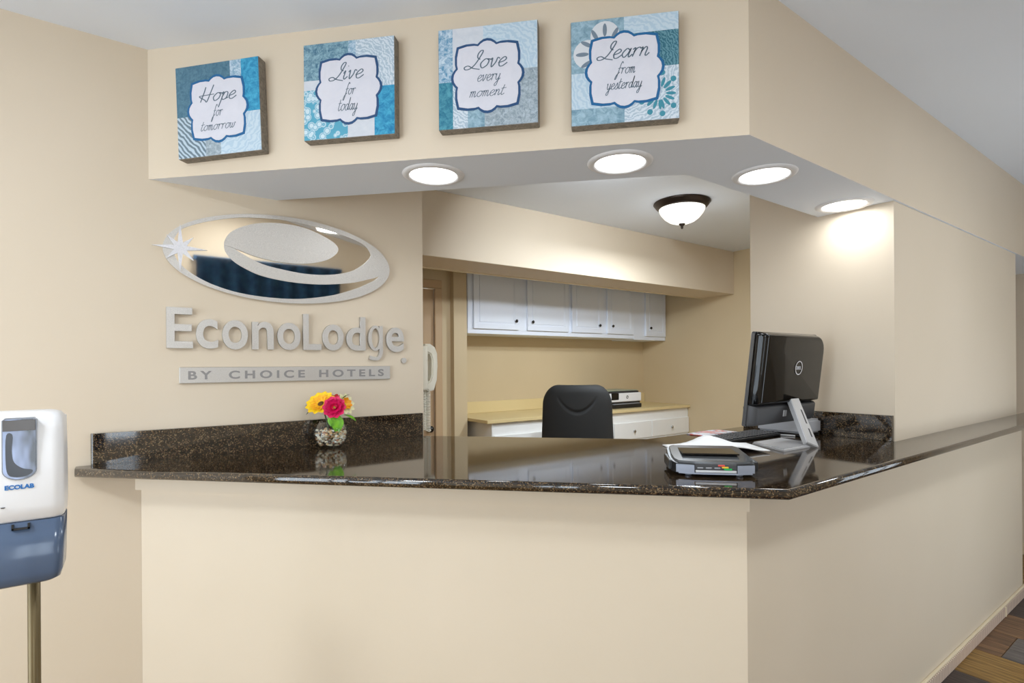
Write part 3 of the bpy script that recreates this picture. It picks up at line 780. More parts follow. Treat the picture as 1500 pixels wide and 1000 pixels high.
M['leaf'] = vary(pmat('green_leaf', (112, 176, 24), 0.45), (124, 190, 28), (84, 146, 22), 50)
M['leafdark'] = vary(pmat('dark_green_leaf', (80, 112, 40), 0.45), (92, 124, 44), (62, 92, 34), 50)
M['stem'] = pmat('green_brown_stem', (70, 78, 50), 0.6)
M['seed'] = vary(pmat('brown_seed_head', (96, 62, 20), 0.8), (112, 74, 24), (60, 40, 16), 300)
M['yelseed'] = vary(pmat('yellow_green_seed', (170, 170, 60), 0.8), (186, 190, 70), (140, 110, 40), 300)
def px(dx, dz, dy=0.0):
    """offset along the view: dx right, dz up, dy away, in metres, around the vase"""
    c, s = math.sin(HEAD), math.cos(HEAD)
    return Vector((VX + dx * c + dy * s, VY - dx * s + dy * c * 1.0, vz + dz))
def flower(name, label, c, facing, layers, centre, cm, bottom, leaves):
    t = thing(name, label, 'flower', tuple(c), 0, None)
    f = Vector(facing).normalized()
    q = f.to_track_quat('Z', 'Y').to_matrix().to_4x4()
    for (n, L, W, cup, mat, lift, off) in layers:
        me = None
        for i in range(n):
            a = 2 * math.pi * (i + off) / n
            if me is None:
                o = obj('petal', petal_bm(L, W, cup), mat, t, True, True); me = o.data
            else:
                o = bpy.data.objects.new('petal', me); COL.objects.link(o); o.parent = t
            o.matrix_local = q @ Matrix.Rotation(a, 4, 'Z') @ Matrix.Translation((0.002, 0, 0)) @ Matrix.Rotation(-lift * (0.85 + 0.3 * ((i * 7) % 5) / 5), 4, 'Y')
    hb = lathe([(0, centre * 0.55), (centre * 0.5, centre * 0.5), (centre * 0.9, centre * 0.2), (centre, 0), (0, -centre * 0.2)], 16)
    hb.transform(q); obj('seed_head', hb, cm, t, True, True)
    P = catmull([Vector((0, 0, 0)) - f * 0.004, (Vector(bottom) - Vector(c)) * 0.45 + Vector((0, 0, 0.006)) - f * 0.012, Vector(bottom) - Vector(c)], 6)
    obj('stem', tube(P, 0.0028, 8), M['stem'], t, True, True)
    for (pt_, dr, L, W, mat) in leaves:
        b2 = petal_bm(L, W, -0.25 * L, 0.86)
        d_ = Vector(dr).normalized()
        side = d_.cross(Vector((0, 0, 1))).normalized(); upv = side.cross(d_)
        mt = Matrix((d_, -side, upv)).transposed().to_4x4(); mt.translation = Vector(pt_) - Vector(c)
        b2.transform(mt); obj('leaf', b2, mat, t, True, True)
    return t
V = lambda dx, dz, dy=0: px(dx, dz, dy)
vl = Vector((math.cos(HEAD), math.sin(HEAD), 0)); vr = Vector((math.sin(HEAD), -math.cos(HEAD), 0)); vu = Vector((0, 0, 1))
flower('yellow_flower', 'yellow sunflower-like artificial bloom with dark centre in the bowl', V(-0.038, 0.172), -vl * 0.75 - vr * 0.12 + vu * 0.75,
       [(12, 0.058, 0.017, 0.004, M['yellow'], 0.10, 0), (11, 0.042, 0.013, 0.004, M['orange'], 0.16, 0.5)], 0.014, M['seed'], V(-0.012, 0.062, 0.01),
       [(V(-0.052, 0.158), -vr - vl * 0.2 - vu * 0.35, 0.05, 0.017, M['leafdark']), (V(-0.075, 0.172, 0.01), -vr * 1 - vu * 0.05, 0.03, 0.008, M['leafdark'])])
flower('pink_flower', 'magenta layered artificial bloom at the front of the bowl', V(0.026, 0.160, -0.03), -vl * 1.0 + vr * 0.1 + vu * 0.32,
       [(10, 0.044, 0.017, 0.004, M['pink'], 0.08, 0), (9, 0.035, 0.014, 0.008, M['pink'], 0.45, 0.4), (7, 0.022, 0.010, 0.006, M['pink'], 0.85, 0.2)], 0.008, M['yelseed'], V(0.012, 0.062, 0.0),
       [(V(0.034, 0.128, -0.032), vr * 0.22 - vl * 0.35 - vu * 1.0, 0.066, 0.024, M['leaf']), (V(0.012, 0.128, -0.02), -vr * 0.15 - vl * 0.3 - vu * 0.9, 0.042, 0.016, M['leaf'])])
flower('cream_flower', 'cream artificial bloom tucked behind the magenta one', V(0.050, 0.168, 0.012), -vl * 0.45 + vr * 0.75 + vu * 0.35,
       [(10, 0.044, 0.011, 0.004, M['cream'], 0.15, 0), (8, 0.030, 0.009, 0.006, M['orange'], 0.5, 0.4)], 0.009, M['yelseed'], V(0.014, 0.062, 0.015),
       [(V(0.052, 0.128, 0.0), vr * 1.0 - vu * 0.18 - vl * 0.2, 0.055, 0.016, M['leaf']), (V(0.045, 0.192, 0.012), vr * 0.5 + vu * 0.5, 0.032, 0.009, M['leafdark'])])
flower('red_flower', 'small red artificial bloom half hidden behind the yellow one', V(0.012, 0.190, 0.016), vu * 0.9 - vl * 0.3,
       [(8, 0.030, 0.008, 0.003, M['red'], 0.25, 0)], 0.006, M['seed'], V(0.0, 0.062, 0.015), [])

# ------------------------------------------------------------------ wall telephone on the free end of the sign wall
ph = thing('wall_telephone', 'cream wall telephone with a coiled cord at the end of the sign wall', 'telephone', (XE, 2.30, 1.31))
M['phone'] = pmat('cream_phone_plastic', (232, 227, 212), 0.35)
obj('base_plate', B(XE + 0.0005, XE + 0.034, 2.255, 2.345, 1.325, 1.535, 0.010, 3), M['phone'], ph, True)
hp = [(XE + 0.030, 1.545), (XE + 0.056, 1.545), (XE + 0.080, 1.530), (XE + 0.093, 1.500), (XE + 0.095, 1.440), (XE + 0.091, 1.375), (XE + 0.075, 1.325), (XE + 0.048, 1.318), (XE + 0.032, 1.330), (XE + 0.034, 1.358), (XE + 0.054, 1.372), (XE + 0.062, 1.395), (XE + 0.064, 1.470), (XE + 0.056, 1.495), (XE + 0.034, 1.505)]
bm = prism(hp, 2.276, 2.326, 'y'); bmesh.ops.bevel(bm, geom=[e for e in bm.edges if abs(e.verts[0].co.y - e.verts[1].co.y) < 1e-5], offset=0.006, segments=2, affect='EDGES')
obj('handset', bm, M['phone'], ph)
P = []
n_t = 30
def coil(x, y, ztop, zbot, r, turns, phase=0):
    return [Vector((x + r * math.cos(2 * math.pi * turns * k / (turns * 10) + phase), y + r * math.sin(2 * math.pi * turns * k / (turns * 10) + phase), ztop + (zbot - ztop) * k / (turns * 10))) for k in range(turns * 10 + 1)]
P = coil(XE + 0.050, 2.302, 1.318, ZT + 0.016, 0.0125, 24) 
c2 = coil(XE + 0.022, 2.292, ZT + 0.016, 1.326, 0.0125, 24)
bm = tube(P, 0.003, 6); tube(c2, 0.003, 6, bm=bm)
tube(catmull([P[-1], P[-1] + Vector((0, -0.006, -0.005)), (P[-1] + c2[0]) / 2 + Vector((0, -0.01, -0.006)), c2[0]], 5), 0.003, 6, bm=bm)
obj('coiled_cord', bm, M['phone'], ph, True)

# ------------------------------------------------------------------ hand sanitiser dispenser on a floor stand
sd = thing('sanitizer_dispenser', 'white hand sanitiser dispenser with blue-grey drip tray on a brown floor stand', 'dispenser', (-0.157, 1.34, 0))
DXc = -0.160
def slab(x0, x1, y0, y1, z, r, n=5):
    pts = []
    for (cx_, cy_, a0) in ((x1 - r, y1 - r, 0), (x0 + r, y1 - r, 90), (x0 + r, y0 + r, 180), (x1 - r, y0 + r, 270)):
        for k in range(n + 1):
            a = math.radians(a0 + 90 * k / n); pts.append((cx_ + r * math.cos(a), cy_ + r * math.sin(a), z))
    return pts
def loft(secs, capb=True, capt=True):
    bm = bmesh.new(); R_ = [[bm.verts.new(p) for p in s] for s in secs]; n = len(R_[0])
    for a, b in zip(R_, R_[1:]):
        for i in range(n): bm.faces.new((a[i], a[(i + 1) % n], b[(i + 1) % n], b[i]))
    if capb: bm.faces.new(R_[0][::-1])
    if capt: bm.faces.new(R_[-1])
    bmesh.ops.recalc_face_normals(bm, faces=bm.faces)
    return bm
hw = 0.058
secs = []
for z, ins, yf in [(1.172, 0.004, 1.262), (1.176, 0.001, 1.256), (1.20, 0.0, 1.250), (1.27, 0.0, 1.248), (1.335, 0.001, 1.252), (1.352, 0.003, 1.258), (1.360, 0.008, 1.268), (1.364, 0.018, 1.282)]:
    secs.append(slab(DXc - hw + ins, DXc + hw - ins, yf, 1.345 - ins, z, 0.016))
obj('housing', loft(secs), M['white_gloss'], sd, True)
secs = []
for z, ins, yf in [(1.056, 0.030, 1.285), (1.058, 0.016, 1.268), (1.064, 0.007, 1.260), (1.078, 0.003, 1.257), (1.10, 0.002, 1.256), (1.1715, 0.001, 1.256)]:
    secs.append(slab(DXc - hw + ins, DXc + hw - ins, yf, 1.338 - ins, z, 0.014))
M['tray'] = pmat('smoky_blue_plastic', (90, 108, 136), 0.15, 0.0, Transmission_Weight=0.25)
tr = obj('drip_tray', loft(secs), M['tray'], sd, True)
bm = B(DXc - 0.012, DXc + 0.012, 1.2525, 1.2575, 1.160, 1.163); B(DXc - 0.012, DXc - 0.009, 1.2525, 1.2575, 1.160, 1.170, bm=bm); B(DXc + 0.009, DXc + 0.012, 1.2525, 1.2575, 1.160, 1.170, bm=bm)
obj('latch', bm, M['black'], tr)
# sight window: rounded-bottom opening with dark frame
def round_win(w, z0, z1, n=12):
    r = w * 0.75
    pts = [(DXc + w, z1 - 0.004), (DXc + w - 0.004, z1), (DXc - w + 0.004, z1), (DXc - w, z1 - 0.004), (DXc - w, z0 + r)]
    for k in range(1, n): 
        a = math.pi + math.pi * k / n
        pts.append((DXc + w * math.cos(a), z0 + r + r * math.sin(a)))
    pts.append((DXc + w, z0 + r))
    return pts
fr = obj('sight_window_frame', prism(round_win(0.0226, 1.2475, 1.355), 1.2466, 1.2600, 'y'), pmat('grey_window_rim', (120, 122, 128), 0.25, 0.4), sd)
wm = pmat('smoked_window', (70, 84, 120), 0.06, 0.0, IOR=1.6)
vary(wm, (22, 22, 30), (150, 166, 206), 20, 2, (1.8, 1, 0.6))
obj('sight_glass', prism(round_win(0.0212, 1.2495, 1.353), 1.2446, 1.2464, 'y'), wm, fr)
bt = catmull([(-.0165, 0, 1.326), (-.0085, 0, 1.326), (-.0095, 0, 1.30), (-.007, 0, 1.28), (.004, 0, 1.268), (.0165, 0, 1.264), (.0155, 0, 1.258), (.006, 0, 1.2535), (-.006, 0, 1.2535), (-.015, 0, 1.260), (-.0175, 0, 1.285)], 4, True)
obj('bottle_silhouette', prism([(DXc + p.x, p.z) for p in bt], 1.2441, 1.2447, 'y'), pmat('dark_bottle', (34, 34, 42), 0.15), fr)
obj('dark_cap', B(DXc - 0.0212, DXc + 0.0212, 1.2438, 1.2447, 1.333, 1.3515, 0.0003, 1), pmat('brown_smoked_cap', (70, 60, 52), 0.15), fr)
obj('lettering', fit_text(text_bm('ECOLAB', 1, 0.02, 0.04), DXc - 0.0195, DXc + 0.0185, 1.2315, 1.2395, 1.2478, 1.2500), pmat('blue_print', (30, 110, 180), 0.5), sd)
obj('sensor_dot', lathe([(0, -0.0006), (0.0028, -0.0006), (0.003, 0.0006), (0, 0.0006)], 16, (DXc - 0.022, 1.2495, 1.202)), M['black'], sd)
M['pole'] = pmat('bronze_pole', (104, 90, 62), 0.35, 0.6)
obj('backing_plate', B(DXc - 0.055, DXc + 0.055, 1.3455, 1.3535, 1.18, 1.352, 0.002, 1), M['white_gloss'], sd)
obj('pole', tube([(-0.1565, 1.368, 0.02), (-0.1565, 1.368, 1.33)], 0.0098, 20), M['pole'], sd, True)
obj('floor_base', lathe([(0, 0), (0.15, 0), (0.15, 0.012), (0.14, 0.018), (0.02, 0.022), (0, 0.022)], 40, (-0.1565, 1.368, 0.0)), M['pole'], sd, True)

# ------------------------------------------------------------------ payment terminal (local frame: x along the counter front, y inwards)
pad = thing('card_terminal', 'black and silver-blue card payment terminal at the counter corner', 'card terminal', dg(0.318, 1.578, ZT), -math.pi / 4)
M['padface'] = pmat('blue_grey_plastic', (154, 160, 174), 0.3, 0.3)
M['padtop'] = pmat('dark_glossy_top', (84, 86, 88), 0.15)
body = [(-.106, .006), (-.116, .03), (-.118, .09), (-.112, .19), (-.10, .205), (.10, .205), (.112, .19), (.118, .09), (.116, .03), (.106, .006), (.06, -.006), (-.06, -.006)]
def pl_(P, z0, z1, zf): 
    bm = bmesh.new(); a = [bm.verts.new((x, y, z0)) for x, y in P]; b = [bm.verts.new((x * .985, y + .002, z1 + (zf - z1) * (1 - max(0, y) / .205))) for x, y in P]; n = len(P)
    bm.faces.new(a[::-1]); bm.faces.new(b)
    for i in range(n): bm.faces.new((a[i], a[(i + 1) % n], b[(i + 1) % n], b[i]))
    bmesh.ops.recalc_face_normals(bm, faces=bm.faces); return bm
obj('body', pl_(body, 0.010, 0.052, 0.036), M['black'], pad, local=True)
obj('top_cover', pl_([(x * .93, y * .93 + .008) for x, y in body], 0.034, 0.060, 0.042), M['padtop'], pad, local=True)
obj('screen', B(-.080, .080, .060, .170, .052, .0565, .001, 1), M['blackgloss'], pad, local=True)
for s in (-1, 1):
    fp = [(s * .058, -.0085), (s * .058, -.003), (s * .104, .0085), (s * .1065, .003)]
    obj('front_face', prism(fp if s > 0 else fp[::-1], 0.012, 0.034), M['padface'], pad, local=True)
    obj('side_grip', B(s * .1175 - .006, s * .1175 + .006, .03, .15, .012, .040, .003, 2), M['black'], pad, local=True)
obj('lower_lip', prism([(-.100, .001), (-.058, -.0095), (.058, -.0095), (.100, .001)], 0.0085, 0.0125), M['padface'], pad, local=True)
kp = obj('key_deck', B(-.057, .057, -.0075, .03, .020, .0365, .002, 1), M['darkgrey'], pad, local=True)
for i in range(3):
    for r in range(2):
        obj('key', B(-.050 + i * .023, -.034 + i * .023, -.0090 + r * .007, -.0045 + r * .007, .0245 + r * .006, .0285 + r * .006, .0008, 1), M['grey'], kp, local=True)
for nm, x0, x1, z0, rgb in (('yellow', .016, .034, .0265, (230, 190, 60)), ('green', .022, .043, .0215, (40, 180, 90)), ('red', .006, .024, .0315, (210, 70, 60))):
    obj('key', B(x0, x1, -.0105, -.005, z0, z0 + .0045, .0008, 1), pmat(nm + '_key', rgb, 0.4), kp, local=True)
obj('silver_strip', B(-.055, .055, -.0100, -.0065, .0135, .0205, .001, 1), M['silver'], pad, local=True)
for s in (-1, 1):
    obj('foot', lathe([(0, 0.0), (.008, 0.0), (.010, .004), (.009, .0105), (0, .0105)], 16, (s * .07, .022, 0)), M['padface'], pad, True, True)
    obj('foot', lathe([(0, 0.0), (.008, 0.0), (.010, .004), (.009, .0105), (0, .0105)], 16, (s * .07, .17, 0)), M['padface'], pad, True, True)

# ------------------------------------------------------------------ papers
def sheet(name, label, c, rot, w, h, fn, mat, th=0.0012, n=14, cat='paper'):
    bm = bmesh.new(); T = []; U = []
    for side, arr in ((0, U), (1, T)):
        for i in range(n + 1):
            arr.append([bm.verts.new((-w / 2 + w * i / n, -h / 2 + h * j / 6, fn(i / n, j / 6) + side * th)) for j in range(7)])
    for i in range(n):
        for j in range(6):
            bm.faces.new((T[i][j], T[i + 1][j], T[i + 1][j + 1], T[i][j + 1])); bm.faces.new((U[i][j], U[i][j + 1], U[i + 1][j + 1], U[i + 1][j]))
    for i in range(n):
        bm.faces.new((U[i][0], U[i + 1][0], T[i + 1][0], T[i][0])); bm.faces.new((U[i][6], T[i][6], T[i + 1][6], U[i + 1][6]))
    for j in range(6):
        bm.faces.new((U[0][j], T[0][j], T[0][j + 1], U[0][j + 1])); bm.faces.new((U[n][j], U[n][j + 1], T[n][j + 1], T[n][j]))
    bm.transform(Matrix.Translation(c) @ Matrix.Rotation(rot, 4, 'Z'))
    o = obj(name, bm, mat, None, True); tag(o, label, cat); return o
sheet('paper_sheet', 'curled white paper lying behind the card terminal', (1.775, 1.185, ZT), -0.60, 0.33, 0.19, lambda u, v: 0.001 + 0.034 * math.exp(-((u - 0.52) / 0.24) ** 2) * (0.75 + 0.25 * math.sin(3 * v + 9 * u)) + 0.004 * u, M['paper'], 0.004)
def broch():
    m = pmat('printed_brochure', (214, 212, 214), 0.35); n, l, b = nodes(m); v = coords(m)
    l.new(ramp(m, noise(m, v, 16, 3), [(0.42, (222, 220, 222)), (0.5, (176, 178, 196)), (0.58, (208, 88, 60)), (0.66, (224, 222, 222))]), b.inputs['Base Color']); return m
sheet('brochure', 'printed brochure with red lying at the back of the counter', (2.17, 1.452, ZT), 0.0, 0.24, 0.11, lambda u, v: 0.001 + 0.003 * math.sin(u * 3), broch(), 0.003, cat='brochure')

# ------------------------------------------------------------------ all-in-one computer seen from behind
pc_ = thing('desktop_computer', 'black all-in-one computer seen from behind on a silver easel stand', 'computer', (2.17, 1.08, ZT))
tilt = math.atan2(0.045, 0.365)
# screen frame: local x = X, local z up the screen, screen faces +Y
Tm = Matrix.Translation((2.165, 1.150, 1.197)) @ Matrix.Rotation(tilt, 4, 'X')
W2, Hh = 0.243, 0.368
def rrect(x0, x1, z0, z1, rs, n=6):
    pts = []
    for (cx_, cz_, a0, r) in ((x1, z1, 0, rs[0]), (x0, z1, 90, rs[1]), (x0, z0, 180, rs[2]), (x1, z0, 270, rs[3])):
        sx = -1 if cx_ == x1 else 1; sz = -1 if cz_ == z1 else 1
        for k in range(n + 1):
            a = math.radians(a0 + 90 * k / n); pts.append((cx_ + sx * r + r * math.cos(a), cz_ + sz * r + r * math.sin(a)))
    return pts
bm = prism(rrect(-W2, W2, 0, Hh, (.012, .012, .006, .006)), -0.002, 0.012, 'y'); bm.transform(Tm)
obj('screen_frame', bm, pmat('gunmetal_bezel', (96, 97, 100), 0.25, 0.6), pc_)
bm = prism(rrect(-W2 + .02, W2 - .02, .06, Hh - .02, (.002,) * 4), 0.0118, 0.0130, 'y'); bm.transform(Tm)
obj('display', bm, M['blackgloss'], pc_)
# bulging glossy rear shell above, matte lower band
def shell(z0, z1, rs, bulge, base):
    secs = []
    n = 8
    for k in range(n + 1):
        u = k / n; ins = 0.022 * (1 - math.cos(u * math.pi / 2)) + 0.0
        y = base - bulge * math.sin(u * math.pi / 2)
        sc = 1 - ins / W2
        secs.append([(x * sc, y, (z - (z0 + z1) / 2) * (1 - ins * 1.2 / (z1 - z0)) + (z0 + z1) / 2) for x, z in rrect(-W2 + .0005, W2 - .0005, z0, z1, rs)])
    return loft(secs)
bm = shell(0.086, Hh - .0005, (.062, .014, .004, .004), 0.045, -0.002); bm.transform(Tm)
sh_o = obj('rear_shell', bm, M['blackgloss'], pc_, True)
bm = shell(0.003, 0.0855, (.004, .004, .012, .03), 0.036, -0.002); bm.transform(Tm)
low = obj('lower_cover', bm, M['darkgrey'], pc_, True)
bm = B(-.012, .012, -.0405, -.036, .035, .06, .001, 1); bm.transform(Tm @ Matrix.Translation((-.025, 0, 0)))
obj('port_block', bm, M['silver'], low)
lg = bmesh.new()
ro = [(0.0285 * math.cos(2 * math.pi * i / 40), 0.0285 * math.sin(2 * math.pi * i / 40)) for i in range(40)]; ri2 = [(a * .86, b * .86) for a, b in ro]
vo_ = [lg.verts.new((a, -0.0492, b)) for a, b in ro]; vi_ = [lg.verts.new((a, -0.0492, b)) for a, b in ri2]
for i in range(40): lg.faces.new((vo_[i], vo_[(i + 1) % 40], vi_[(i + 1) % 40], vi_[i]))
bmesh.ops.recalc_face_normals(lg, faces=lg.faces)
join(lg, fit_text(text_bm('DELL', 1, 0.02, 0.0), -0.019, 0.019, -0.0065, 0.0065, -0.0492, -0.0470))
lg.transform(Tm @ Matrix.Translation((0.025, 0, 0.232)))
obj('round_logo', lg, pmat('logo_silver', (214, 214, 218), 0.3, 0.3), sh_o)
# easel stand: base plate and slotted arm
bp = [(1.915, .993), (2.135, .985), (2.205, 1.155), (1.995, 1.160)]
bm = prism(bp, ZT + 0.0005, ZT + 0.011); bmesh.ops.bevel(bm, geom=[e for e in bm.edges if abs(e.verts[0].co.z - e.verts[1].co.z) < 1e-5 and e.verts[0].co.z > ZT + .005], offset=0.004, segments=3, affect='EDGES')
obj('base_plate', bm, M['silver'], pc_)
ax0 = Vector((2.092, 0.982, ZT + 0.006)); ax1 = Vector((2.198, 1.108, ZT + 0.185))
dirv = (ax1 - ax0).normalized()
acr = Vector((1, 0, 0)); acr = (acr - dirv * acr.dot(dirv)).normalized(); nrm_ = dirv.cross(acr).normalized()
def bar(p0, p1, wa, wb, th0, th1, off=0.0):
    bm = bmesh.new(); R_ = []
    for p, w in ((p0, wa), (p1, wb)):
        R_.append([bm.verts.new(p + acr * (sx * w) + nrm_ * t + dirv * 0) for sx, t in ((-1, th0), (1, th0), (1, th1), (-1, th1))])
    bm.faces.new(R_[0][::-1]); bm.faces.new(R_[1])
    for i in range(4): bm.faces.new((R_[0][i], R_[0][(i + 1) % 4], R_[1][(i + 1) % 4], R_[1][i]))
    bmesh.ops.recalc_face_normals(bm, faces=bm.faces)
    bmesh.ops.bevel(bm, geom=list(bm.edges), offset=0.0025, segments=2, affect='EDGES'); return bm
arm = obj('arm', bar(ax0, ax1, 0.033, 0.030, -0.010, 0.010), M['silver'], pc_)
sgn = 1 if nrm_.y > 0 else -1
for (u0, u1) in ((.16, .34), (.42, .72)):
    b2 = bar(ax0 + dirv * (ax1 - ax0).length * u0 + acr * .012, ax0 + dirv * (ax1 - ax0).length * u1 + acr * .012, 0.006, 0.006, -sgn * 0.0108, -sgn * 0.006)
    obj('slot', b2, M['darkgrey'], arm)
obj('arm_hinge', tube([ax1 + Vector((-.038, .0, -.004)), ax1 + Vector((.036, .0, -.004))], 0.013, 16), M['silver'], pc_, True)

# keyboard
kbd = thing('keyboard', 'black keyboard lying on the granite behind the computer stand', 'keyboard', (2.165, 1.29, ZT))
bm = B(1.900, 2.330, 1.222, 1.352, ZT + .0005, ZT + .013, .004, 2)
for v in bm.verts:
    if v.co.z > ZT + .01: v.co.z += (1.292 - v.co.y) * -0.0 + 0.0
obj('case', bm, M['black'], kbd)
km = obj('key', B(-.0075, .0075, -.0075, .0075, 0, .005, .0015, 1), M['darkgrey'], kbd, local=True)
first = True
for r in range(5):
    for c in range(20):
        loc = Vector((1.916 + c * .0210, 1.240 + r * .0238, ZT + .0132)) - Vector(kbd.location)
        if first: km.location = loc; first = False
        else:
            k2 = km.copy(); COL.objects.link(k2); k2.location = loc

# small grey device beside the pillar
dv = thing('desk_printer', 'small grey boxy device between the computer and the wall block', 'device', (2.42, 1.235, ZT))
bm = prism([(2.352, 1.125), (2.492, 1.125), (2.492, 1.345), (2.352, 1.345)], ZT + .012, ZT + .075)
bmesh.ops.bevel(bm, geom=list(bm.edges), offset=0.010, segments=3, affect='EDGES')
obj('housing', bm, pmat('light_grey_plastic', (182, 184, 190), 0.4), dv)
obj('base', B(2.36, 2.488, 1.132, 1.338, ZT + .0005, ZT + .014, .002, 1), M['black'], dv)
obj('slot', B(2.3505, 2.354, 1.29, 1.295, ZT + .045, ZT + .07), M['black'], dv)
cb = tube(catmull([(2.345, 1.315, ZT + .004), (2.318, 1.318, ZT + .004), (2.306, 1.30, ZT + .004), (2.315, 1.275, ZT + .004), (2.345, 1.20, ZT + .004), (2.35, 1.17, ZT + .004)], 6), 0.0033, 8)
obj('cable', cb, M['white_gloss'], dv, True)

# ------------------------------------------------------------------ upper cabinets
def knob_bm(x, y, z):
    b = lathe([(0, -0.024), (0.010, -0.023), (0.0145, -0.017), (0.011, -0.011), (0.006, -0.008), (0.006, 0.0)], 16)
    b.transform(Matrix.Translation((x, y, z)) @ Matrix.Rotation(-math.pi / 2, 4, 'X')); return b
YU = 3.836
def door(par, x0, x1, z0, z1, kx, kz):
    d = obj('door', B(x0, x1, YU - 0.020, YU - 0.0005, z0, z1, 0.003, 1), M['cabinet'], par)
    e = 0.045
    bm = B(x0, x1, YU - 0.0235, YU - 0.0195, z0, z0 + e, 0.0015, 1); B(x0, x1, YU - 0.0235, YU - 0.0195, z1 - e, z1, 0.0015, 1, bm=bm)
    B(x0, x0 + e, YU - 0.0235, YU - 0.0195, z0 + e, z1 - e, 0.0015, 1, bm=bm); B(x1 - e, x1, YU - 0.0235, YU - 0.0195, z0 + e, z1 - e, 0.0015, 1, bm=bm)
    obj('frame', bm, M['cabinet'], d)
    obj('centre_panel', B(x0 + e + .012, x1 - e - .012, YU - 0.0235, YU - 0.0195, z0 + e + .012, z1 - e - .012, 0.0038, 1), M['cabinet'], d)
    obj('knob', knob_bm(kx, YU - 0.0230, kz), M['darkknob'], d, True)
units = [('white two-door wall cabinet nearest the office door', 2.287, 3.418, 1.712, [(2.335, 2.803, 2.769), (2.903, 3.392, 2.953)]),
         ('white two-door wall cabinet in the middle of the row', 3.420, 4.328, 1.712, [(3.440, 3.842, 3.799), (3.920, 4.306, 3.983)]),
         ('narrow white one-door wall cabinet against the office side wall', 4.330, 4.848, 1.702, [(4.501, 4.826, 4.566)])]
for lab, xa, xb, zb, drs in units:
    t = thing('wall_cabinet', lab, 'cabinet', ((xa + xb) / 2, 3.99, zb), 0, 'white wall cabinets over the office desk')
    obj('body', B(xa, xb, YU, 4.1565, zb, 2.36, 0.002, 1), M['cabinet'], t)
    for x0, x1, kx in drs: door(t, x0, x1, zb + 0.042, 2.30, kx, 1.832)

# ------------------------------------------------------------------ office desk: worktop and drawer units
wt = thing('desk_worktop', 'almond laminate desk worktop along the office back wall', 'worktop', (3.55, 3.85, 0.98))
ZD = 1.007
obj('top', B(2.269, 4.846, 3.514, 4.1565, 0.980, ZD, 0.003, 2), M['laminate'], wt)
obj('backsplash', B(2.264, 4.846, 4.136, 4.1565, ZD + .0003, 1.112, 0.002, 1), M['laminate'], wt)
M['drawer'] = paint('white_drawer_paint', (244, 244, 242), (246, 246, 244), 0.45, 0.05)
def base_unit(lab, xa, xb, drs):
    t = thing('drawer_unit', lab, 'drawer unit', ((xa + xb) / 2, 3.84, 0), 0, 'white drawer units under the office desk')
    obj('body', B(xa, xb, 3.545, 4.15, 0.0, 0.9795, 0.002, 1), M['drawer'], t)
    for (x0, x1, z0, z1) in drs:
        d = obj('drawer', B(x0, x1, 3.527, 3.5445, z0, z1, 0.003, 1), M['drawer'], t)
        obj('knob', knob_bm((x0 + x1) / 2, 3.5265, (z0 + z1) / 2 - .005), M['chrome'], d, True)
base_unit('white drawer unit at the left end of the desk', 2.33, 2.95, [(2.345, 2.935, 0.70, 0.878), (2.345, 2.935, 0.10, 0.68)])
base_unit('white drawer unit with two drawers under the printer', 3.70, 4.846, [(3.708, 4.237, 0.715, 0.878), (4.249, 4.838, 0.715, 0.878), (3.708, 4.237, 0.10, 0.695), (4.249, 4.838, 0.10, 0.695)])

# ------------------------------------------------------------------ inkjet printer on the desk
pr_ = thing('inkjet_printer', 'white and black inkjet printer on the almond desk worktop', 'printer', (4.02, 3.80, ZD))
PX0, PX1, PY0, PY1 = 3.79, 4.24, 3.66, 3.98
obj('base_tray', B(PX0 + .02, PX1 - .02, PY0 - .02, PY1, ZD + .0005, ZD + .040, .006, 2), M['black'], pr_)
obj('body', B(PX0, PX1, PY0, PY1, ZD + .062, ZD + .150, .010, 3), M['white_gloss'], pr_)
obj('dark_waist', B(PX0 + .01, PX1 - .01, PY0 + .012, PY1 - .005, ZD + .038, ZD + .064), M['black'], pr_)
obj('output_slot', B(PX0 + .04, PX1 - .04, PY0 - .012, PY0 + .02, ZD + .036, ZD + .046, .002, 1), M['grey'], pr_)
scn = obj('control_screen', B(PX0 + .015, PX0 + .115, PY0 - .006, PY0 + .02, ZD + .085, ZD + .150, .003, 1), M['blackgloss'], pr_)
lgm = bmesh.new(); ring_ = [(0.016 * math.cos(2 * math.pi * i / 28), 0.016 * math.sin(2 * math.pi * i / 28)) for i in range(28)]
join(lgm, prism([(4.03 + a, ZD + .108 + b) for a, b in ring_], PY0 - .0012, PY0 + .001, 'y'))
lo = obj('round_badge', lgm, M['darkgrey'], pr_)
obj('lettering', fit_text(text_bm('hp', 1, 0.02, 0.02), 4.020, 4.040, ZD + .097, ZD + .118, PY0 - .0022, PY0 - .001), M['white_gloss'], lo)
bm = B(PX0 - .01, PX1 - .03, PY0 + .01, PY1, ZD + .1505, ZD + .168, .004, 2)
obj('scanner_lid', bm, M['darkgrey'], pr_)
bm = B(PX0 - .03, PX1 - .06, PY0 + .0, PY1 - .02, ZD + .170, ZD + .178, .002, 1)
obj('glass_lid', bm, pmat('green_grey_lid', (150, 160, 142), 0.3), pr_)

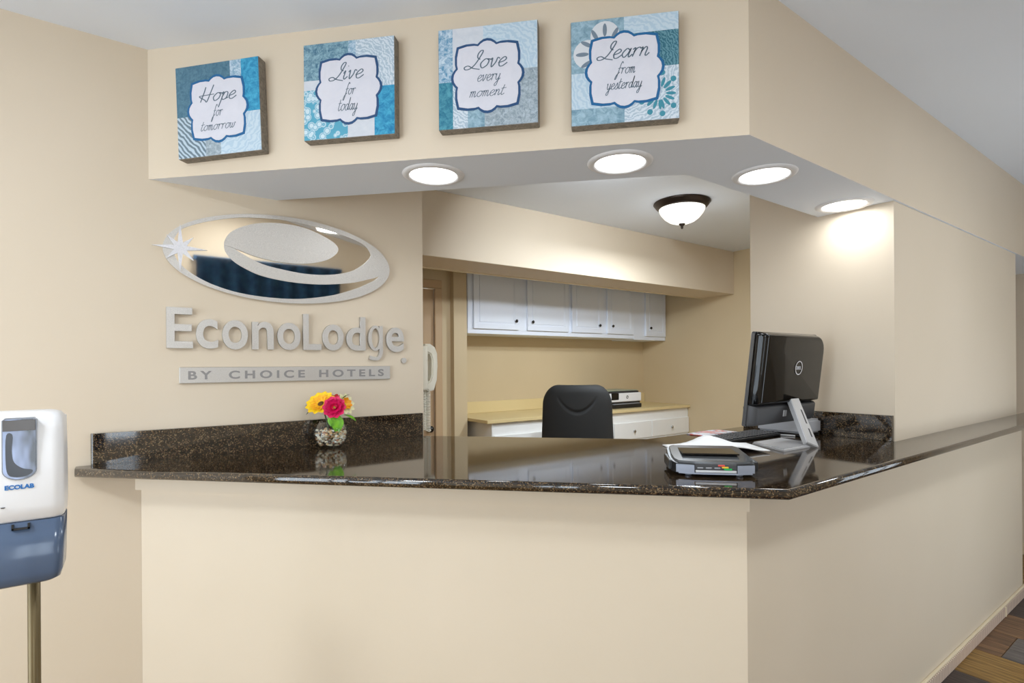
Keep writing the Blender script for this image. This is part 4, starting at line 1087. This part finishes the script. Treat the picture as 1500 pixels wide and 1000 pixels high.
# ------------------------------------------------------------------ office chair seen from behind
ch = thing('office_chair', 'black office chair with rounded backrest behind the counter', 'chair', (2.62, 2.86, 0), HEAD - math.radians(6.95) - math.pi / 2)
M['chairfab'] = paint('black_chair_fabric', (25, 25, 25), (31, 31, 31), 0.75, 0.3)
secs = []
NZ = 70
zt_, zb_ = 1.295, 0.70
def back_half(z):
    u = (z - zb_) / (zt_ - zb_)
    w = 0.268 - 0.022 * u - 0.0 * u
    if u > 0.76: 
        q = (u - 0.76) / 0.24; w -= 0.11 * (1 - math.sqrt(max(0, 1 - q * q)))
    if u < 0.15: w -= 0.06 * (1 - u / 0.15) ** 2
    return w
bm = bmesh.new(); grid_f = []; grid_b = []
NX = 60
for iz in range(NZ + 1):
    u = iz / NZ; uu = 1 - (1 - u) ** 1.6
    z = zb_ + (zt_ - zb_) * uu; w = back_half(z)
    rf, rb = [], []
    for ix in range(NX + 1):
        s = -1 + 2 * ix / NX
        edge = 1 - abs(s) ** 6; topf = 1 - max(0, (uu - 0.9) / 0.1) ** 2
        curve = 0.07 * s * s
        th = 0.038 * math.sqrt(max(0.0, edge)) * math.sqrt(max(0.02, topf)) + 0.004
        # groove of the seam: an arc across the back
        g_ = abs((z - (1.10 + 0.10 * (s / 0.55) ** 2))) if abs(s) < 0.6 else 1
        gr = 0.014 * math.exp(-(g_ / 0.009) ** 2) * max(0, 1 - (abs(s) / 0.6) ** 4)
        rb.append(bm.verts.new((s * w, -0.02 + curve * 0.8 - th + gr + 0.05 * uu * 0, z)))
        rf.append(bm.verts.new((s * w, -0.02 + curve * 0.8 + th, z)))
    grid_b.append(rb); grid_f.append(rf)
for iz in range(NZ):
    for ix in range(NX):
        bm.faces.new((grid_b[iz][ix], grid_b[iz][ix + 1], grid_b[iz + 1][ix + 1], grid_b[iz + 1][ix]))
        bm.faces.new((grid_f[iz][ix], grid_f[iz + 1][ix], grid_f[iz + 1][ix + 1], grid_f[iz][ix + 1]))
for iz in range(NZ):
    bm.faces.new((grid_b[iz][0], grid_b[iz + 1][0], grid_f[iz + 1][0], grid_f[iz][0])); bm.faces.new((grid_b[iz][NX], grid_f[iz][NX], grid_f[iz + 1][NX], grid_b[iz + 1][NX]))
for ix in range(NX):
    bm.faces.new((grid_b[0][ix], grid_f[0][ix], grid_f[0][ix + 1], grid_b[0][ix + 1])); bm.faces.new((grid_b[NZ][ix], grid_b[NZ][ix + 1], grid_f[NZ][ix + 1], grid_f[NZ][ix]))
bmesh.ops.recalc_face_normals(bm, faces=bm.faces)
obj('backrest', bm, M['chairfab'], ch, True, True)
obj('back_spine', B(-.035, .035, -.085, -.06, .50, .92, .006, 2), M['black'], ch, local=True)
obj('seat', B(-.25, .25, .02, .50, .52, .60, .03, 4), M['chairfab'], ch, True, True)
obj('seat_plate', B(-.12, .12, -.085, .36, .49, .52, .004, 1), M['black'], ch, local=True)
obj('gas_post', lathe([(0, .10), (.028, .10), (.028, .30), (.018, .30), (.018, .49), (0, .49)], 20, (0, .24, 0)), M['black'], ch, True, True)
for i in range(5):
    a = 2 * math.pi * i / 5 + 0.3
    lg_ = obj('base_leg', tube([(0, .24, .105), (.28 * math.cos(a), .24 + .28 * math.sin(a), .075)], [.024, .016], 10), M['black'], ch, True, True)
    w_ = lathe([(0, -.012), (.024, -.012), (.027, 0), (.024, .012), (0, .012)], 16); w_.transform(Matrix.Translation((.285 * math.cos(a), .24 + .285 * math.sin(a), .0275)) @ Matrix.Rotation(a, 4, 'Z') @ Matrix.Rotation(math.pi / 2, 4, 'X'))
    obj('caster', w_, M['black'], lg_, True, True)

# ------------------------------------------------------------------ window with blue valance across the lobby (seen in the mirror-polished emblem)
va = thing('window_valance', 'dark blue fabric valance on the lobby wall opposite the sign', 'valance', (1.08, YW, 1.9))
bm = bmesh.new(); n = 60; A_, C_ = [], []
for i in range(n + 1):
    x = 0.46 + 1.26 * i / n; y = YW + 0.075 + 0.016 * math.sin(i * 0.9)
    A_.append(bm.verts.new((x, y, 2.10))); C_.append(bm.verts.new((x, y + 0.012, 1.72)))
for i in range(n): bm.faces.new((A_[i], A_[i + 1], C_[i + 1], C_[i]))
bmesh.ops.solidify(bm, geom=list(bm.faces), thickness=0.006)
M['navy'] = vary(pmat('navy_fabric', (60, 100, 146), 0.8), (54, 94, 138), (72, 122, 164), 14)
obj('fabric', bm, M['navy'], va, True)
obj('rail', B(0.44, 1.74, YW + 0.0005, YW + 0.05, 2.07, 2.11, .003, 1), M['navy'], va)
